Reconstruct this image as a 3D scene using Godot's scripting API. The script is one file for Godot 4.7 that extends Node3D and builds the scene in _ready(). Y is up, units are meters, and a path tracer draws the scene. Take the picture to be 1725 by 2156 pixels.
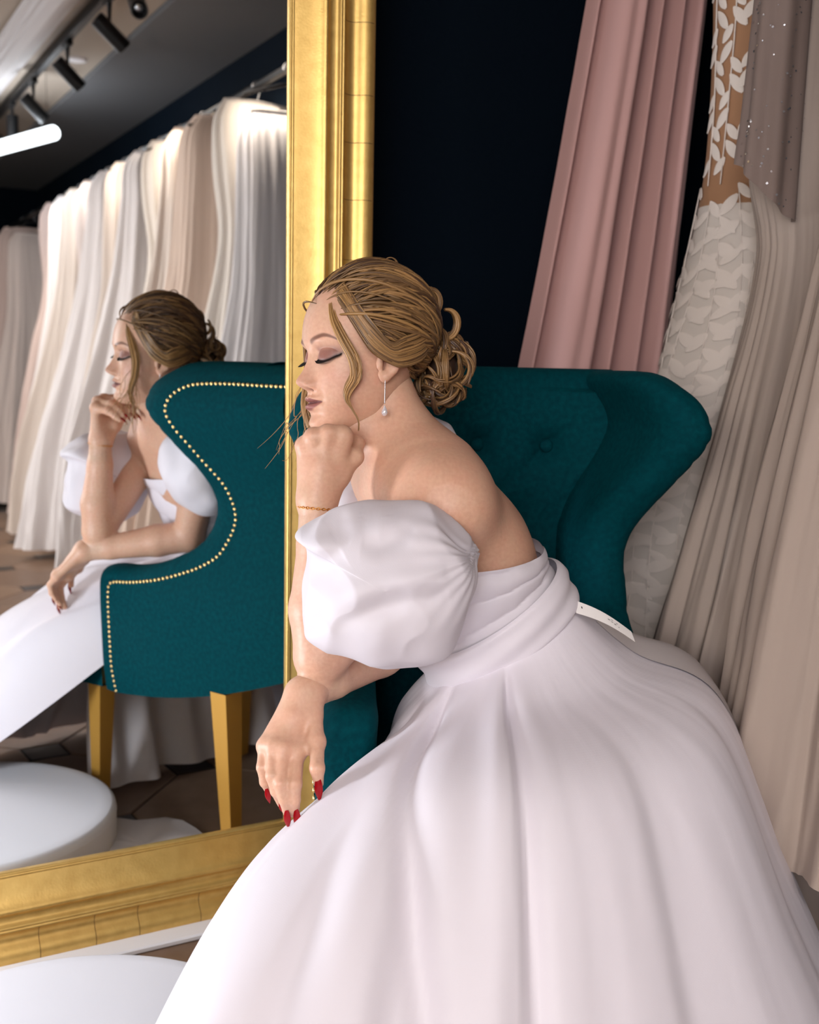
extends Node3D
# A bridal salon: a woman in a white gown leans on the arm of a teal wing chair beside a tall gilt mirror.
# Room axes: ROOM_U runs along the mirror wall to the right, ROOM_W out of that wall into the room.
const ROOM_U := Vector3(0.8747, 0, -0.4847)
const ROOM_W := Vector3(0.4847, 0, 0.8747)
const CEIL := 2.66
var names := {}
var rng := RandomNumberGenerator.new()
var noise := FastNoiseLite.new()

# ---------------------------------------------------------------- mesh building
class MB:
	var v := PackedVector3Array()
	var ix := PackedInt32Array()
	var c := PackedColorArray()
	func vert(p: Vector3, col := Color.WHITE) -> int:
		v.append(p)
		c.append(col)
		return v.size() - 1
	func tri(a: int, b: int, d: int) -> void:
		ix.append(a)
		ix.append(b)
		ix.append(d)
	func quad(a: Vector3, b: Vector3, d: Vector3, e: Vector3, col := Color.WHITE) -> void:
		var n := v.size()
		for p in [a, b, d, e]:
			v.append(p)
			c.append(col)
		ix.append_array(PackedInt32Array([n, n + 1, n + 2, n, n + 2, n + 3]))
	# a quad or triangle turned so that it faces away from the point `inside`
	func face(pts: Array, inside: Vector3, col := Color.WHITE) -> void:
		var n := v.size()
		var m := Vector3.ZERO
		for p in pts:
			v.append(p)
			c.append(col)
			m += p
		m /= pts.size()
		var nor: Vector3 = (pts[2] - pts[0]).cross(pts[1] - pts[0])
		var flip := nor.dot(m - inside) < 0.0
		for k in range(1, pts.size() - 1):
			if flip:
				ix.append_array(PackedInt32Array([n, n + k + 1, n + k]))
			else:
				ix.append_array(PackedInt32Array([n, n + k, n + k + 1]))
	func grid(pts: PackedVector3Array, nu: int, nv: int, wrap_u := false, wrap_v := false, cols := PackedColorArray(), flip := false) -> void:
		var n := v.size()
		v.append_array(pts)
		if cols.size() == pts.size():
			c.append_array(cols)
		else:
			var k := PackedColorArray()
			k.resize(pts.size())
			k.fill(cols[0] if cols.size() > 0 else Color.WHITE)
			c.append_array(k)
		for j in range(nv if wrap_v else nv - 1):
			var j2 := (j + 1) % nv
			for i in range(nu if wrap_u else nu - 1):
				var i2 := (i + 1) % nu
				var a := n + j * nu + i
				var b := n + j * nu + i2
				var d := n + j2 * nu + i2
				var e := n + j2 * nu + i
				if flip:
					ix.append_array(PackedInt32Array([a, d, b, a, e, d]))
				else:
					ix.append_array(PackedInt32Array([a, b, d, a, d, e]))
	func box(x: Transform3D, s: Vector3, b := 0.004, col := Color.WHITE) -> void:
		var h := s * 0.5
		b = minf(b, minf(h.x, minf(h.y, h.z)) * 0.9)
		var o := x.origin
		var p := func(sx: float, sy: float, sz: float, ax: int) -> Vector3:
			var q := Vector3(sx * (h.x - b), sy * (h.y - b), sz * (h.z - b))
			if ax == 0: q.x = sx * h.x
			elif ax == 1: q.y = sy * h.y
			else: q.z = sz * h.z
			return x * q
		for s1 in [-1.0, 1.0]:
			face([p.call(s1, -1, -1, 0), p.call(s1, 1, -1, 0), p.call(s1, 1, 1, 0), p.call(s1, -1, 1, 0)], o, col)
			face([p.call(-1, s1, -1, 1), p.call(1, s1, -1, 1), p.call(1, s1, 1, 1), p.call(-1, s1, 1, 1)], o, col)
			face([p.call(-1, -1, s1, 2), p.call(1, -1, s1, 2), p.call(1, 1, s1, 2), p.call(-1, 1, s1, 2)], o, col)
			for s2 in [-1.0, 1.0]:
				face([p.call(s1, s2, -1, 0), p.call(s1, s2, 1, 0), p.call(s1, s2, 1, 1), p.call(s1, s2, -1, 1)], o, col)
				face([p.call(s1, -1, s2, 0), p.call(s1, 1, s2, 0), p.call(s1, 1, s2, 2), p.call(s1, -1, s2, 2)], o, col)
				face([p.call(-1, s1, s2, 1), p.call(1, s1, s2, 1), p.call(1, s1, s2, 2), p.call(-1, s1, s2, 2)], o, col)
				for s3 in [-1.0, 1.0]:
					face([p.call(s1, s2, s3, 0), p.call(s1, s2, s3, 1), p.call(s1, s2, s3, 2)], o, col)
	# a tube through points with a radius at each; `flat` squeezes it along `side`
	func tube(path: PackedVector3Array, radii: PackedFloat32Array, n := 8, col := Color.WHITE, flat := 1.0, side := Vector3.ZERO, cap := true) -> void:
		var m := path.size()
		var pts := PackedVector3Array()
		var t0 := (path[1] - path[0]).normalized()
		var nx := t0.cross(Vector3(0.31, 0.87, 0.38)).normalized()
		for k in m:
			var t := (path[mini(k + 1, m - 1)] - path[maxi(k - 1, 0)]).normalized()
			if side != Vector3.ZERO:
				nx = (side - t * side.dot(t)).normalized()
			else:
				nx = (nx - t * nx.dot(t)).normalized()
			var ny := t.cross(nx)
			for i in n:
				var a := TAU * i / n
				pts.append(path[k] + (nx * cos(a) * flat + ny * sin(a)) * radii[k])
		var base := v.size()
		grid(pts, n, m, true, false, PackedColorArray([col]), true)
		if cap:
			var a0 := vert(path[0], col)
			var a1 := vert(path[m - 1], col)
			for i in n:
				tri(a0, base + (i + 1) % n, base + i)
				tri(a1, base + (m - 1) * n + i, base + (m - 1) * n + (i + 1) % n)
	func lathe(prof: PackedVector2Array, x: Transform3D, n := 32, col := Color.WHITE) -> void:
		var pts := PackedVector3Array()
		for p in prof:
			for i in n:
				var a := TAU * i / n
				pts.append(x * Vector3(p.x * cos(a), p.y, p.x * sin(a)))
		grid(pts, n, prof.size(), true, false, PackedColorArray([col]))
	func commit() -> ArrayMesh:
		var nn := PackedVector3Array()
		nn.resize(v.size())
		for k in range(0, ix.size(), 3):
			var a := ix[k]
			var b := ix[k + 1]
			var d := ix[k + 2]
			var f := (v[d] - v[a]).cross(v[b] - v[a])
			nn[a] += f
			nn[b] += f
			nn[d] += f
		for k in nn.size():
			nn[k] = nn[k].normalized() if nn[k].length_squared() > 0.0 else Vector3.UP
		var arr := []
		arr.resize(Mesh.ARRAY_MAX)
		arr[Mesh.ARRAY_VERTEX] = v
		arr[Mesh.ARRAY_NORMAL] = nn
		arr[Mesh.ARRAY_COLOR] = c
		arr[Mesh.ARRAY_INDEX] = ix
		var me := ArrayMesh.new()
		me.add_surface_from_arrays(Mesh.PRIMITIVE_TRIANGLES, arr)
		return me

# surface nets over tapered capsules [a, b, radius a, radius b, smoothing], joined by a smooth minimum
func nets(out: MB, bones: Array, cell: float, col: Color, painter = null) -> void:
	var lo := Vector3.INF
	var hi := -Vector3.INF
	for b in bones:
		var r: float = maxf(b[2], b[3]) + cell * 3.0
		lo = lo.min((b[0] as Vector3).min(b[1]) - Vector3.ONE * r)
		hi = hi.max((b[0] as Vector3).max(b[1]) + Vector3.ONE * r)
	var nx := int((hi.x - lo.x) / cell) + 2
	var ny := int((hi.y - lo.y) / cell) + 2
	var nz := int((hi.z - lo.z) / cell) + 2
	var f := PackedFloat32Array()
	f.resize(nx * ny * nz)
	f.fill(1.0)
	for b in bones:
		var a: Vector3 = b[0]
		var e: Vector3 = b[1]
		var ra: float = b[2]
		var rb: float = b[3]
		var kk: float = b[4]
		var ab := e - a
		var il := 1.0 / maxf(ab.length_squared(), 1e-9)
		var mg := maxf(ra, rb) + kk + cell * 2.0
		var l0 := (a.min(e) - Vector3.ONE * mg - lo) / cell
		var h0 := (a.max(e) + Vector3.ONE * mg - lo) / cell
		for z in range(maxi(0, int(l0.z)), mini(nz - 1, int(h0.z) + 1) + 1):
			for y in range(maxi(0, int(l0.y)), mini(ny - 1, int(h0.y) + 1) + 1):
				var row := (z * ny + y) * nx
				for x in range(maxi(0, int(l0.x)), mini(nx - 1, int(h0.x) + 1) + 1):
					var p := lo + Vector3(x, y, z) * cell - a
					var t := clampf(p.dot(ab) * il, 0.0, 1.0)
					var d := (p - ab * t).length() - lerpf(ra, rb, t)
					var o := f[row + x]
					var g := maxf(kk - absf(o - d), 0.0)
					f[row + x] = minf(o, d) - g * g / (4.0 * kk)
	var id := PackedInt32Array()
	id.resize(nx * ny * nz)
	id.fill(-1)
	var sy := nx
	var sz := nx * ny
	var corner := [0, 1, sy, sy + 1, sz, sz + 1, sz + sy, sz + sy + 1]
	var edges := [[0, 1], [2, 3], [4, 5], [6, 7], [0, 2], [1, 3], [4, 6], [5, 7], [0, 4], [1, 5], [2, 6], [3, 7]]
	for z in nz - 1:
		for y in ny - 1:
			var row := z * sz + y * sy
			for x in nx - 1:
				var q := row + x
				var s := f[q] < 0.0
				if (f[q + 1] < 0.0) == s and (f[q + sy] < 0.0) == s and (f[q + sy + 1] < 0.0) == s and (f[q + sz] < 0.0) == s and (f[q + sz + 1] < 0.0) == s and (f[q + sz + sy] < 0.0) == s and (f[q + sz + sy + 1] < 0.0) == s:
					continue
				var m := Vector3.ZERO
				var k := 0
				for ed in edges:
					var d0 := f[q + corner[ed[0]]]
					var d1 := f[q + corner[ed[1]]]
					if (d0 < 0.0) != (d1 < 0.0):
						var t := d0 / (d0 - d1)
						var c0: int = ed[0]
						var c1: int = ed[1]
						m += Vector3(lerpf(c0 & 1, c1 & 1, t), lerpf((c0 >> 1) & 1, (c1 >> 1) & 1, t), lerpf(c0 >> 2, c1 >> 2, t))
						k += 1
				var p := lo + (Vector3(x, y, z) + m / k) * cell
				id[q] = out.vert(p, painter.call(p) if painter != null else col)
	for z in range(1, nz - 1):
		for y in range(1, ny - 1):
			for x in range(1, nx - 1):
				var q := z * sz + y * sy + x
				if id[q] < 0 and id[q - 1] < 0 and id[q - sy] < 0 and id[q - sz] < 0:
					continue
				var s := f[q] < 0.0
				if s != (f[q + 1] < 0.0):
					_nq(out, s, id[q - sy - sz], id[q - sz], id[q], id[q - sy])
				if s != (f[q + sy] < 0.0):
					_nq(out, s, id[q - sz - 1], id[q - 1], id[q], id[q - sz])
				if s != (f[q + sz] < 0.0):
					_nq(out, s, id[q - 1 - sy], id[q - sy], id[q], id[q - 1])

func _nq(out: MB, s: bool, a: int, b: int, d: int, e: int) -> void:
	if a < 0 or b < 0 or d < 0 or e < 0:
		return
	if s:
		out.ix.append_array(PackedInt32Array([a, d, b, a, e, d]))
	else:
		out.ix.append_array(PackedInt32Array([a, b, d, a, d, e]))

# ---------------------------------------------------------------- curves
func cr(p: Array, t: float, closed := false):
	var n := p.size()
	var x := t * (n if closed else n - 1)
	var i := int(floor(x))
	if not closed:
		i = clampi(i, 0, n - 2)
	var f := x - i
	var g := func(k: int):
		return p[posmod(k, n)] if closed else p[clampi(k, 0, n - 1)]
	var a = g.call(i - 1)
	var b = g.call(i)
	var c = g.call(i + 1)
	var d = g.call(i + 2)
	return (b * 2.0 + (c - a) * f + (a * 2.0 - b * 5.0 + c * 4.0 - d) * f * f + (b * 3.0 - a - c * 3.0 + d) * f * f * f) * 0.5

func smooth_path(p: Array, n: int) -> PackedVector3Array:
	var r := PackedVector3Array()
	for k in n:
		r.append(cr(p, float(k) / (n - 1)))
	return r

# table of Vector2(x, y) sorted by x, read with monotone-ish cubic steps
func tab(p: Array, x: float) -> float:
	if x <= p[0].x:
		return p[0].y
	for k in p.size() - 1:
		if x <= p[k + 1].x:
			var a: Vector2 = p[maxi(k - 1, 0)]
			var b: Vector2 = p[k]
			var c: Vector2 = p[k + 1]
			var d: Vector2 = p[mini(k + 2, p.size() - 1)]
			var h := c.x - b.x
			var t := (x - b.x) / h
			var m0 := (c.y - a.y) / maxf(c.x - a.x, 1e-6) * h
			var m1 := (d.y - b.y) / maxf(d.x - b.x, 1e-6) * h
			var t2 := t * t
			var t3 := t2 * t
			return (2 * t3 - 3 * t2 + 1) * b.y + (t3 - 2 * t2 + t) * m0 + (3 * t2 - 2 * t3) * c.y + (t3 - t2) * m1
	return p[p.size() - 1].y

func taper(n: int, r: float, tip := 0.15, root := 0.6) -> PackedFloat32Array:
	var o := PackedFloat32Array()
	for k in n:
		var t := float(k) / (n - 1)
		o.append(r * minf(lerpf(root, 1.0, minf(t * 4.0, 1.0)), lerpf(tip, 1.0, minf((1.0 - t) * 3.0, 1.0))))
	return o

# ---------------------------------------------------------------- naming
func numbered(called: String) -> String:
	var k: int = names.get(called, -1) + 1
	names[called] = k
	return called if k == 0 else "%s_%03d" % [called, k]

func thing(called: String, label: String, category: String, at := Vector3.ZERO, group := "") -> Node3D:
	var o := Node3D.new()
	o.name = numbered(called)
	add_child(o)
	o.position = at
	tag(o, label, category, group)
	return o

func tag(o: Node, label: String, category: String, group := "") -> void:
	o.set_meta("label", label)
	o.set_meta("category", category)
	if group != "":
		o.set_meta("group", group)

func obj(called: String, mb, m: Material, parent: Node = null) -> MeshInstance3D:
	var o := MeshInstance3D.new()
	o.mesh = mb.commit() if mb is MB else mb
	o.material_override = m
	if parent == null:
		o.name = numbered(called)
		add_child(o)
	else:
		o.name = called
		parent.add_child(o, true)
	return o

func struct(called: String, mb, m: Material, label := "", parent: Node = null) -> MeshInstance3D:
	var o := obj(called, mb, m, parent)
	if parent == null:
		o.set_meta("kind", "structure")
		o.set_meta("label", label)
		o.set_meta("category", called.split("_")[0])
	return o

func rm(u: float, y: float, w: float) -> Vector3:
	return ROOM_U * u + ROOM_W * w + Vector3(0, y, 0)

func rx(u: float, y: float, w: float) -> Transform3D:
	return Transform3D(Basis(ROOM_U, Vector3.UP, ROOM_W), rm(u, y, w))

func room_box(u0: float, u1: float, y0: float, y1: float, w0: float, w1: float, bevel := 0.002) -> MB:
	var mb := MB.new()
	mb.box(rx((u0 + u1) * 0.5, (y0 + y1) * 0.5, (w0 + w1) * 0.5), Vector3(u1 - u0, y1 - y0, w1 - w0), bevel)
	return mb

# ---------------------------------------------------------------- materials
func mat(col: Color, rough := 0.6, metal := 0.0) -> StandardMaterial3D:
	var m := StandardMaterial3D.new()
	m.albedo_color = col
	m.roughness = rough
	m.metallic = metal
	m.cull_mode = BaseMaterial3D.CULL_DISABLED
	return m

func noise_tex(freq: float, lo: Color, hi: Color, octaves := 4, size := 512, kind := FastNoiseLite.TYPE_SIMPLEX_SMOOTH) -> NoiseTexture2D:
	var n := FastNoiseLite.new()
	n.noise_type = kind
	n.frequency = freq
	n.fractal_octaves = octaves
	var g := Gradient.new()
	g.set_color(0, lo)
	g.set_color(1, hi)
	var t := NoiseTexture2D.new()
	t.noise = n
	t.width = size
	t.height = size
	t.seamless = true
	t.color_ramp = g
	return t

func bump_tex(freq: float, strength: float, size := 512, octaves := 3, kind := FastNoiseLite.TYPE_SIMPLEX_SMOOTH) -> NoiseTexture2D:
	var n := FastNoiseLite.new()
	n.noise_type = kind
	n.frequency = freq
	n.fractal_octaves = octaves
	var t := NoiseTexture2D.new()
	t.noise = n
	t.width = size
	t.height = size
	t.seamless = true
	t.as_normal_map = true
	t.bump_strength = strength
	return t

func triplanar(m: StandardMaterial3D, per_metre: Vector3) -> StandardMaterial3D:
	m.uv1_triplanar = true
	m.uv1_scale = per_metre
	return m

# a woven cloth: fine crossed threads as a normal map
func weave_tex() -> ImageTexture:
	var s := 256
	var im := Image.create(s, s, false, Image.FORMAT_L8)
	for y in s:
		for x in s:
			var a := sin(x * TAU / 8.0)
			var b := sin(y * TAU / 8.0)
			var over := ((x / 8) + (y / 8)) % 2 == 0
			var h := (0.5 + 0.35 * a) if over else (0.5 + 0.35 * b)
			im.set_pixel(x, y, Color(h, h, h))
	im.bump_map_to_normal_map(1.2)
	return ImageTexture.create_from_image(im)

# ---------------------------------------------------------------- the scene
var M := {}

func _ready() -> void:
	rng.seed = 7
	noise.seed = 3
	noise.frequency = 1.0
	var cam := Camera3D.new()
	cam.name = "camera"
	add_child(cam)
	cam.transform = Transform3D(Basis(Vector3(0.9997, 0.0237, -0.0033), Vector3(-0.0239, 0.9901, -0.1385), Vector3(0.0000, 0.1385, 0.9904)), Vector3(0, 1.09, 0))
	cam.fov = 48.39
	cam.near = 0.05
	var att := CameraAttributesPhysical.new()
	att.frustum_focal_length = 26.71
	att.frustum_focus_distance = 1.56
	att.frustum_near = 0.05
	att.frustum_far = 100.0
	att.exposure_aperture = 3.3
	cam.attributes = att
	cam.current = true
	var we := WorldEnvironment.new()
	we.name = "world_environment"
	var env := Environment.new()
	env.background_mode = Environment.BG_COLOR
	env.background_color = Color(0.01, 0.012, 0.018)
	env.tonemap_mode = Environment.TONE_MAPPER_LINEAR
	env.tonemap_exposure = 0.9
	env.sdfgi_enabled = true
	env.ssao_enabled = true
	env.ssil_enabled = true
	we.environment = env
	add_child(we)
	make_materials()
	# panels out of view: two unseen ones light the room, two are added fill
	light_panel(rm(-2.0, 1.85, 2.4), Basis(Vector3.UP, atan2(ROOM_U.x * 0.6 - ROOM_W.x * 0.8, ROOM_U.z * 0.6 - ROOM_W.z * 0.8)), 1.2, 1.5, 7.0, Color(0.95, 0.96, 1.0), "unseen_light_panel", "unseen large light panel left of the camera, placed to light the woman")  # lamp out of view, lights the woman from the front left
	light_panel(rm(-2.7, 1.5, 1.9), Basis(Vector3.UP, atan2(ROOM_U.x, ROOM_U.z)), 2.4, 1.4, 9.0, Color(1.0, 0.95, 0.90), "added_fill_panel", "added wide fill panel out of view on the left, brightening the rail of gowns")  # fill added out of view to even out the reflected gowns
	light_panel(rm(-0.55, 0.50, -1.80), Basis(Vector3.UP, atan2(ROOM_U.x, ROOM_U.z)), 0.16, 0.5, 2.0, Color(0.95, 0.97, 1.0), "added_fill_panel", "added slim light bar left of the gilt mirror, standing in for light from the mirror")  # added in place of light thrown back by the mirror
	light_panel(Vector3(0.4, CEIL - 0.06, 1.7), Basis(Vector3.RIGHT, PI / 2), 1.4, 0.8, 5.4, Color(1.0, 0.94, 0.90), "unseen_ceiling_panel", "unseen ceiling light panel behind the camera, placed to light the skirt and chair")  # lamp out of view, lights skirt and chair from the camera side
	build_room()
	build_mirror()
	build_pouf()
	build_chair()
	build_person()
	build_gowns()
	build_lamps()

func make_materials() -> void:
	M.wall = triplanar(mat(Color(0.012, 0.05, 0.09), 0.85), Vector3.ONE * 2.0)
	M.wall.metallic_specular = 0.2
	M.wall.normal_enabled = true
	M.wall.normal_texture = bump_tex(0.05, 1.0)
	M.ceiling = mat(Color(0.60, 0.55, 0.50), 0.9)
	M.soffit = mat(Color(0.33, 0.33, 0.34), 0.9)
	M.white_paint = mat(Color(0.86, 0.85, 0.86), 0.55)
	M.black_metal = mat(Color(0.025, 0.03, 0.04), 0.42, 0.3)
	M.glow = mat(Color(1, 1, 1), 0.5)
	M.glow.emission_enabled = true
	M.glow.emission = Color(0.95, 0.98, 1.0)
	M.glow.emission_energy_multiplier = 2.5
	M.gold = mat(Color(0.86, 0.72, 0.43), 0.40, 0.72)
	triplanar(M.gold, Vector3.ONE * 3.0)
	M.gold.albedo_texture = noise_tex(0.02, Color(0.90, 0.87, 0.82), Color(1, 1, 1), 5)
	M.gold.normal_enabled = true
	M.gold.normal_texture = bump_tex(0.12, 1.6)
	M.gold.normal_scale = 0.16
	M.gold_leg = mat(Color(0.80, 0.60, 0.27), 0.42, 0.55)
	M.brass = mat(Color(0.90, 0.78, 0.52), 0.28, 0.9)
	M.glass = mat(Color(0.93, 0.94, 0.94), 0.0, 1.0)
	M.velvet = mat(Color(0.0, 0.26, 0.285), 0.8)
	M.velvet.metallic_specular = 0.15
	M.velvet.rim_enabled = true
	M.velvet.rim = 0.5
	M.velvet.rim_tint = 1.0
	triplanar(M.velvet, Vector3.ONE * 5.0)
	M.velvet.albedo_texture = noise_tex(0.03, Color(0.72, 0.72, 0.76), Color(1, 1, 1), 5)
	M.velvet.normal_enabled = true
	M.velvet.normal_texture = bump_tex(0.2, 2.0)
	M.velvet.normal_scale = 0.3
	var weave := weave_tex()
	M.satin = mat(Color(0.865, 0.84, 0.868), 0.6)
	triplanar(M.satin, Vector3.ONE * 20.0)
	M.satin.normal_enabled = true
	M.satin.normal_texture = weave
	M.satin.normal_scale = 0.18
	M.satin.rim_enabled = true
	M.satin.rim = 0.25
	M.lining = mat(Color(0.80, 0.77, 0.77), 0.8)
	M.organza = M.satin.duplicate()
	M.organza.backlight_enabled = true
	M.organza.backlight = Color(0.5, 0.5, 0.5)
	M.skin = mat(Color.WHITE, 0.48)
	M.skin.vertex_color_use_as_albedo = true
	M.skin.subsurf_scatter_enabled = true
	M.skin.subsurf_scatter_strength = 0.12
	triplanar(M.skin, Vector3.ONE * 9.0)
	M.skin.albedo_texture = noise_tex(0.03, Color(0.93, 0.9, 0.89), Color(1, 1, 1), 4)
	M.skin.normal_enabled = true
	M.skin.normal_texture = bump_tex(0.25, 1.5)
	M.skin.normal_scale = 0.15
	M.hair = mat(Color.WHITE, 0.42)
	M.hair.vertex_color_use_as_albedo = true
	M.nail = mat(Color(0.55, 0.0, 0.045), 0.22)
	M.nail.metallic_specular = 0.4
	M.lash = mat(Color(0.03, 0.022, 0.03), 0.6)
	M.crystal = mat(Color(0.95, 0.93, 0.95), 0.06, 0.5)
	M.silver = mat(Color(0.85, 0.85, 0.87), 0.25, 0.9)
	M.velour = mat(Color(0.83, 0.825, 0.85), 0.85)
	triplanar(M.velour, Vector3.ONE * 12.0)
	M.velour.normal_enabled = true
	M.velour.normal_texture = bump_tex(0.15, 2.0)
	M.velour.normal_scale = 0.3
	M.pink = mat(Color(0.74, 0.575, 0.55), 0.85)
	M.pink.rim_enabled = true
	M.pink.rim = 0.3
	M.paper = mat(Color(0.9, 0.88, 0.87), 0.7)
	M.ink = mat(Color(0.06, 0.06, 0.07), 0.7)
	M.dark_tile = mat(Color(0.035, 0.035, 0.04), 0.35)
	M.grout = mat(Color(0.16, 0.13, 0.11), 0.9)
	M.tiles = []
	for k in 4:
		var t := mat([Color(0.50, 0.40, 0.33), Color(0.47, 0.375, 0.31), Color(0.53, 0.43, 0.355), Color(0.48, 0.39, 0.33)][k], 0.42)
		triplanar(t, Vector3.ONE * 1.5)
		t.albedo_texture = M.gold.albedo_texture
		M.tiles.append(t)

# a flat lamp that shines along its own +z
func light_panel(at: Vector3, turn: Basis, sx: float, sy: float, energy: float, col: Color, called: String, label: String) -> void:
	var o := thing(called, label, "light", at)
	o.basis = turn
	var mb := MB.new()
	mb.box(Transform3D(Basis(), Vector3(0, 0, -0.03)), Vector3(sx + 0.04, sy + 0.04, 0.05), 0.005)
	obj("housing", mb, M.white_paint, o)
	var g := MB.new()
	g.box(Transform3D(Basis(), Vector3(0, 0, -0.002)), Vector3(sx, sy, 0.008), 0.002)
	obj("diffuser", g, M.glow, o)
	var l := AreaLight3D.new()
	l.name = "panel_light"
	l.area_size = Vector2(sx, sy)
	l.light_energy = energy
	l.light_color = col
	l.shadow_enabled = true
	l.area_range = 14.0
	l.rotation_degrees = Vector3(0, 180, 0)
	l.position = Vector3(0, 0, 0.012)
	o.add_child(l)

# ---------------------------------------------------------------- the room
func build_room() -> void:
	struct("floor", room_box(-2.8, 2.15, -0.14, -0.003, -2.2, 7.0), M.grout, "tiled floor of beige octagons with small black inserts")
	tile_floor(get_node("floor"))
	struct("wall_back", room_box(-2.8, 2.25, -0.1, CEIL + 0.1, -2.3, -2.2), M.wall, "dark navy wall behind the gilt mirror and the pink curtain")
	struct("wall_right", room_box(2.15, 2.25, -0.1, CEIL + 0.1, -2.2, 7.0), M.wall, "dark navy wall behind the long rail of gowns")
	struct("wall_left", room_box(-2.9, -2.8, -0.1, CEIL + 0.1, -2.3, 7.1), M.white_paint, "pale wall out of view on the left")
	struct("wall_front", room_box(-2.8, 2.25, -0.1, CEIL + 0.1, 7.0, 7.1), M.wall, "far dark wall seen deep in the mirror")
	struct("ceiling", room_box(-2.9, 2.25, CEIL, CEIL + 0.1, -2.3, 7.1), M.ceiling, "beige ceiling seen in the mirror")
	struct("trim_1", room_box(1.58, 2.15, CEIL - 0.03, CEIL, -2.2, 7.0), M.soffit, "grey lowered ceiling strip above the rail of gowns")
	# white plaster moulding that runs along the ceiling beside the lamp track
	var mb := MB.new()
	var prof := [Vector2(0, 0), Vector2(0, -0.03), Vector2(0.02, -0.036), Vector2(0.03, -0.05), Vector2(0.045, -0.05), Vector2(0.055, -0.062), Vector2(0.10, -0.075), Vector2(0.125, -0.072), Vector2(0.13, -0.06), Vector2(0.145, -0.058), Vector2(0.15, -0.045), Vector2(0.165, -0.043), Vector2(0.17, -0.03), Vector2(0.195, -0.026), Vector2(0.2, 0.0)]
	for k in prof.size() - 1:
		var a: Vector2 = prof[k]
		var b: Vector2 = prof[k + 1]
		mb.face([rm(1.03 + a.x, CEIL + a.y, -2.2), rm(1.03 + b.x, CEIL + b.y, -2.2), rm(1.03 + b.x, CEIL + b.y, 7.0), rm(1.03 + a.x, CEIL + a.y, 7.0)], rm(1.13, CEIL, 2.0))
	struct("trim_2", mb, mat(Color(0.68, 0.66, 0.66), 0.7), "white ridged plaster moulding along the ceiling beside the lamp track")
	# white plinth board under the mirror
	struct("baseboard_back", room_box(-0.9, 1.15, 0.0, 0.012, -2.2, -1.915, 0.003), M.white_paint, "white board on the floor under the gilt mirror")
	# the pink curtain
	curtain()

func tile_floor(floor_node: Node3D) -> void:
	var p := 0.42
	var s := 0.075
	var oct := MB.new()
	var dia := MB.new()
	var h := p * 0.5 - 0.002
	var ring := []
	for q in [Vector2(-h + s, -h), Vector2(h - s, -h), Vector2(h, -h + s), Vector2(h, h - s), Vector2(h - s, h), Vector2(-h + s, h), Vector2(-h, h - s), Vector2(-h, -h + s)]:
		ring.append(q)
	slab(oct, ring)
	slab(dia, [Vector2(0, -s + 0.004), Vector2(s - 0.004, 0), Vector2(0, s - 0.004), Vector2(-s + 0.004, 0)])
	var om := oct.commit()
	var dm := dia.commit()
	var turn := Basis(Vector3.UP, -0.35)
	for i in range(-6, 8):
		for j in range(-6, 15):
			var c := rm(0.45 + 0.42 * 0, 0, 1.2) + turn * Vector3(i * p, 0, (j - 5) * p)
			for kind in 2:
				var q := c + (turn * Vector3(p * 0.5, 0, p * 0.5) if kind == 1 else Vector3.ZERO)
				var u := q.dot(ROOM_U)
				var w := q.dot(ROOM_W)
				if u < -0.9 or u > 2.0 or w < -1.98 or w > 4.9:
					continue
				var o := MeshInstance3D.new()
				o.name = "tile" if kind == 0 else "tile_insert"
				o.mesh = om if kind == 0 else dm
				o.material_override = M.tiles[posmod(i * 7 + j * 3, 4)] if kind == 0 else M.dark_tile
				floor_node.add_child(o, true)
				o.transform = Transform3D(turn, q)

func slab(mb: MB, ring: Array) -> void:
	var top := []
	for k in ring.size():
		var a: Vector2 = ring[k]
		var b: Vector2 = ring[(k + 1) % ring.size()]
		var ai := a * 0.985
		var bi := b * 0.985
		top.append(Vector3(ai.x, 0, ai.y))
		mb.face([Vector3(a.x, -0.0025, a.y), Vector3(b.x, -0.0025, b.y), Vector3(bi.x, 0, bi.y), Vector3(ai.x, 0, ai.y)], Vector3(0, -0.02, 0))
	mb.face(top, Vector3(0, -0.02, 0))

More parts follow.
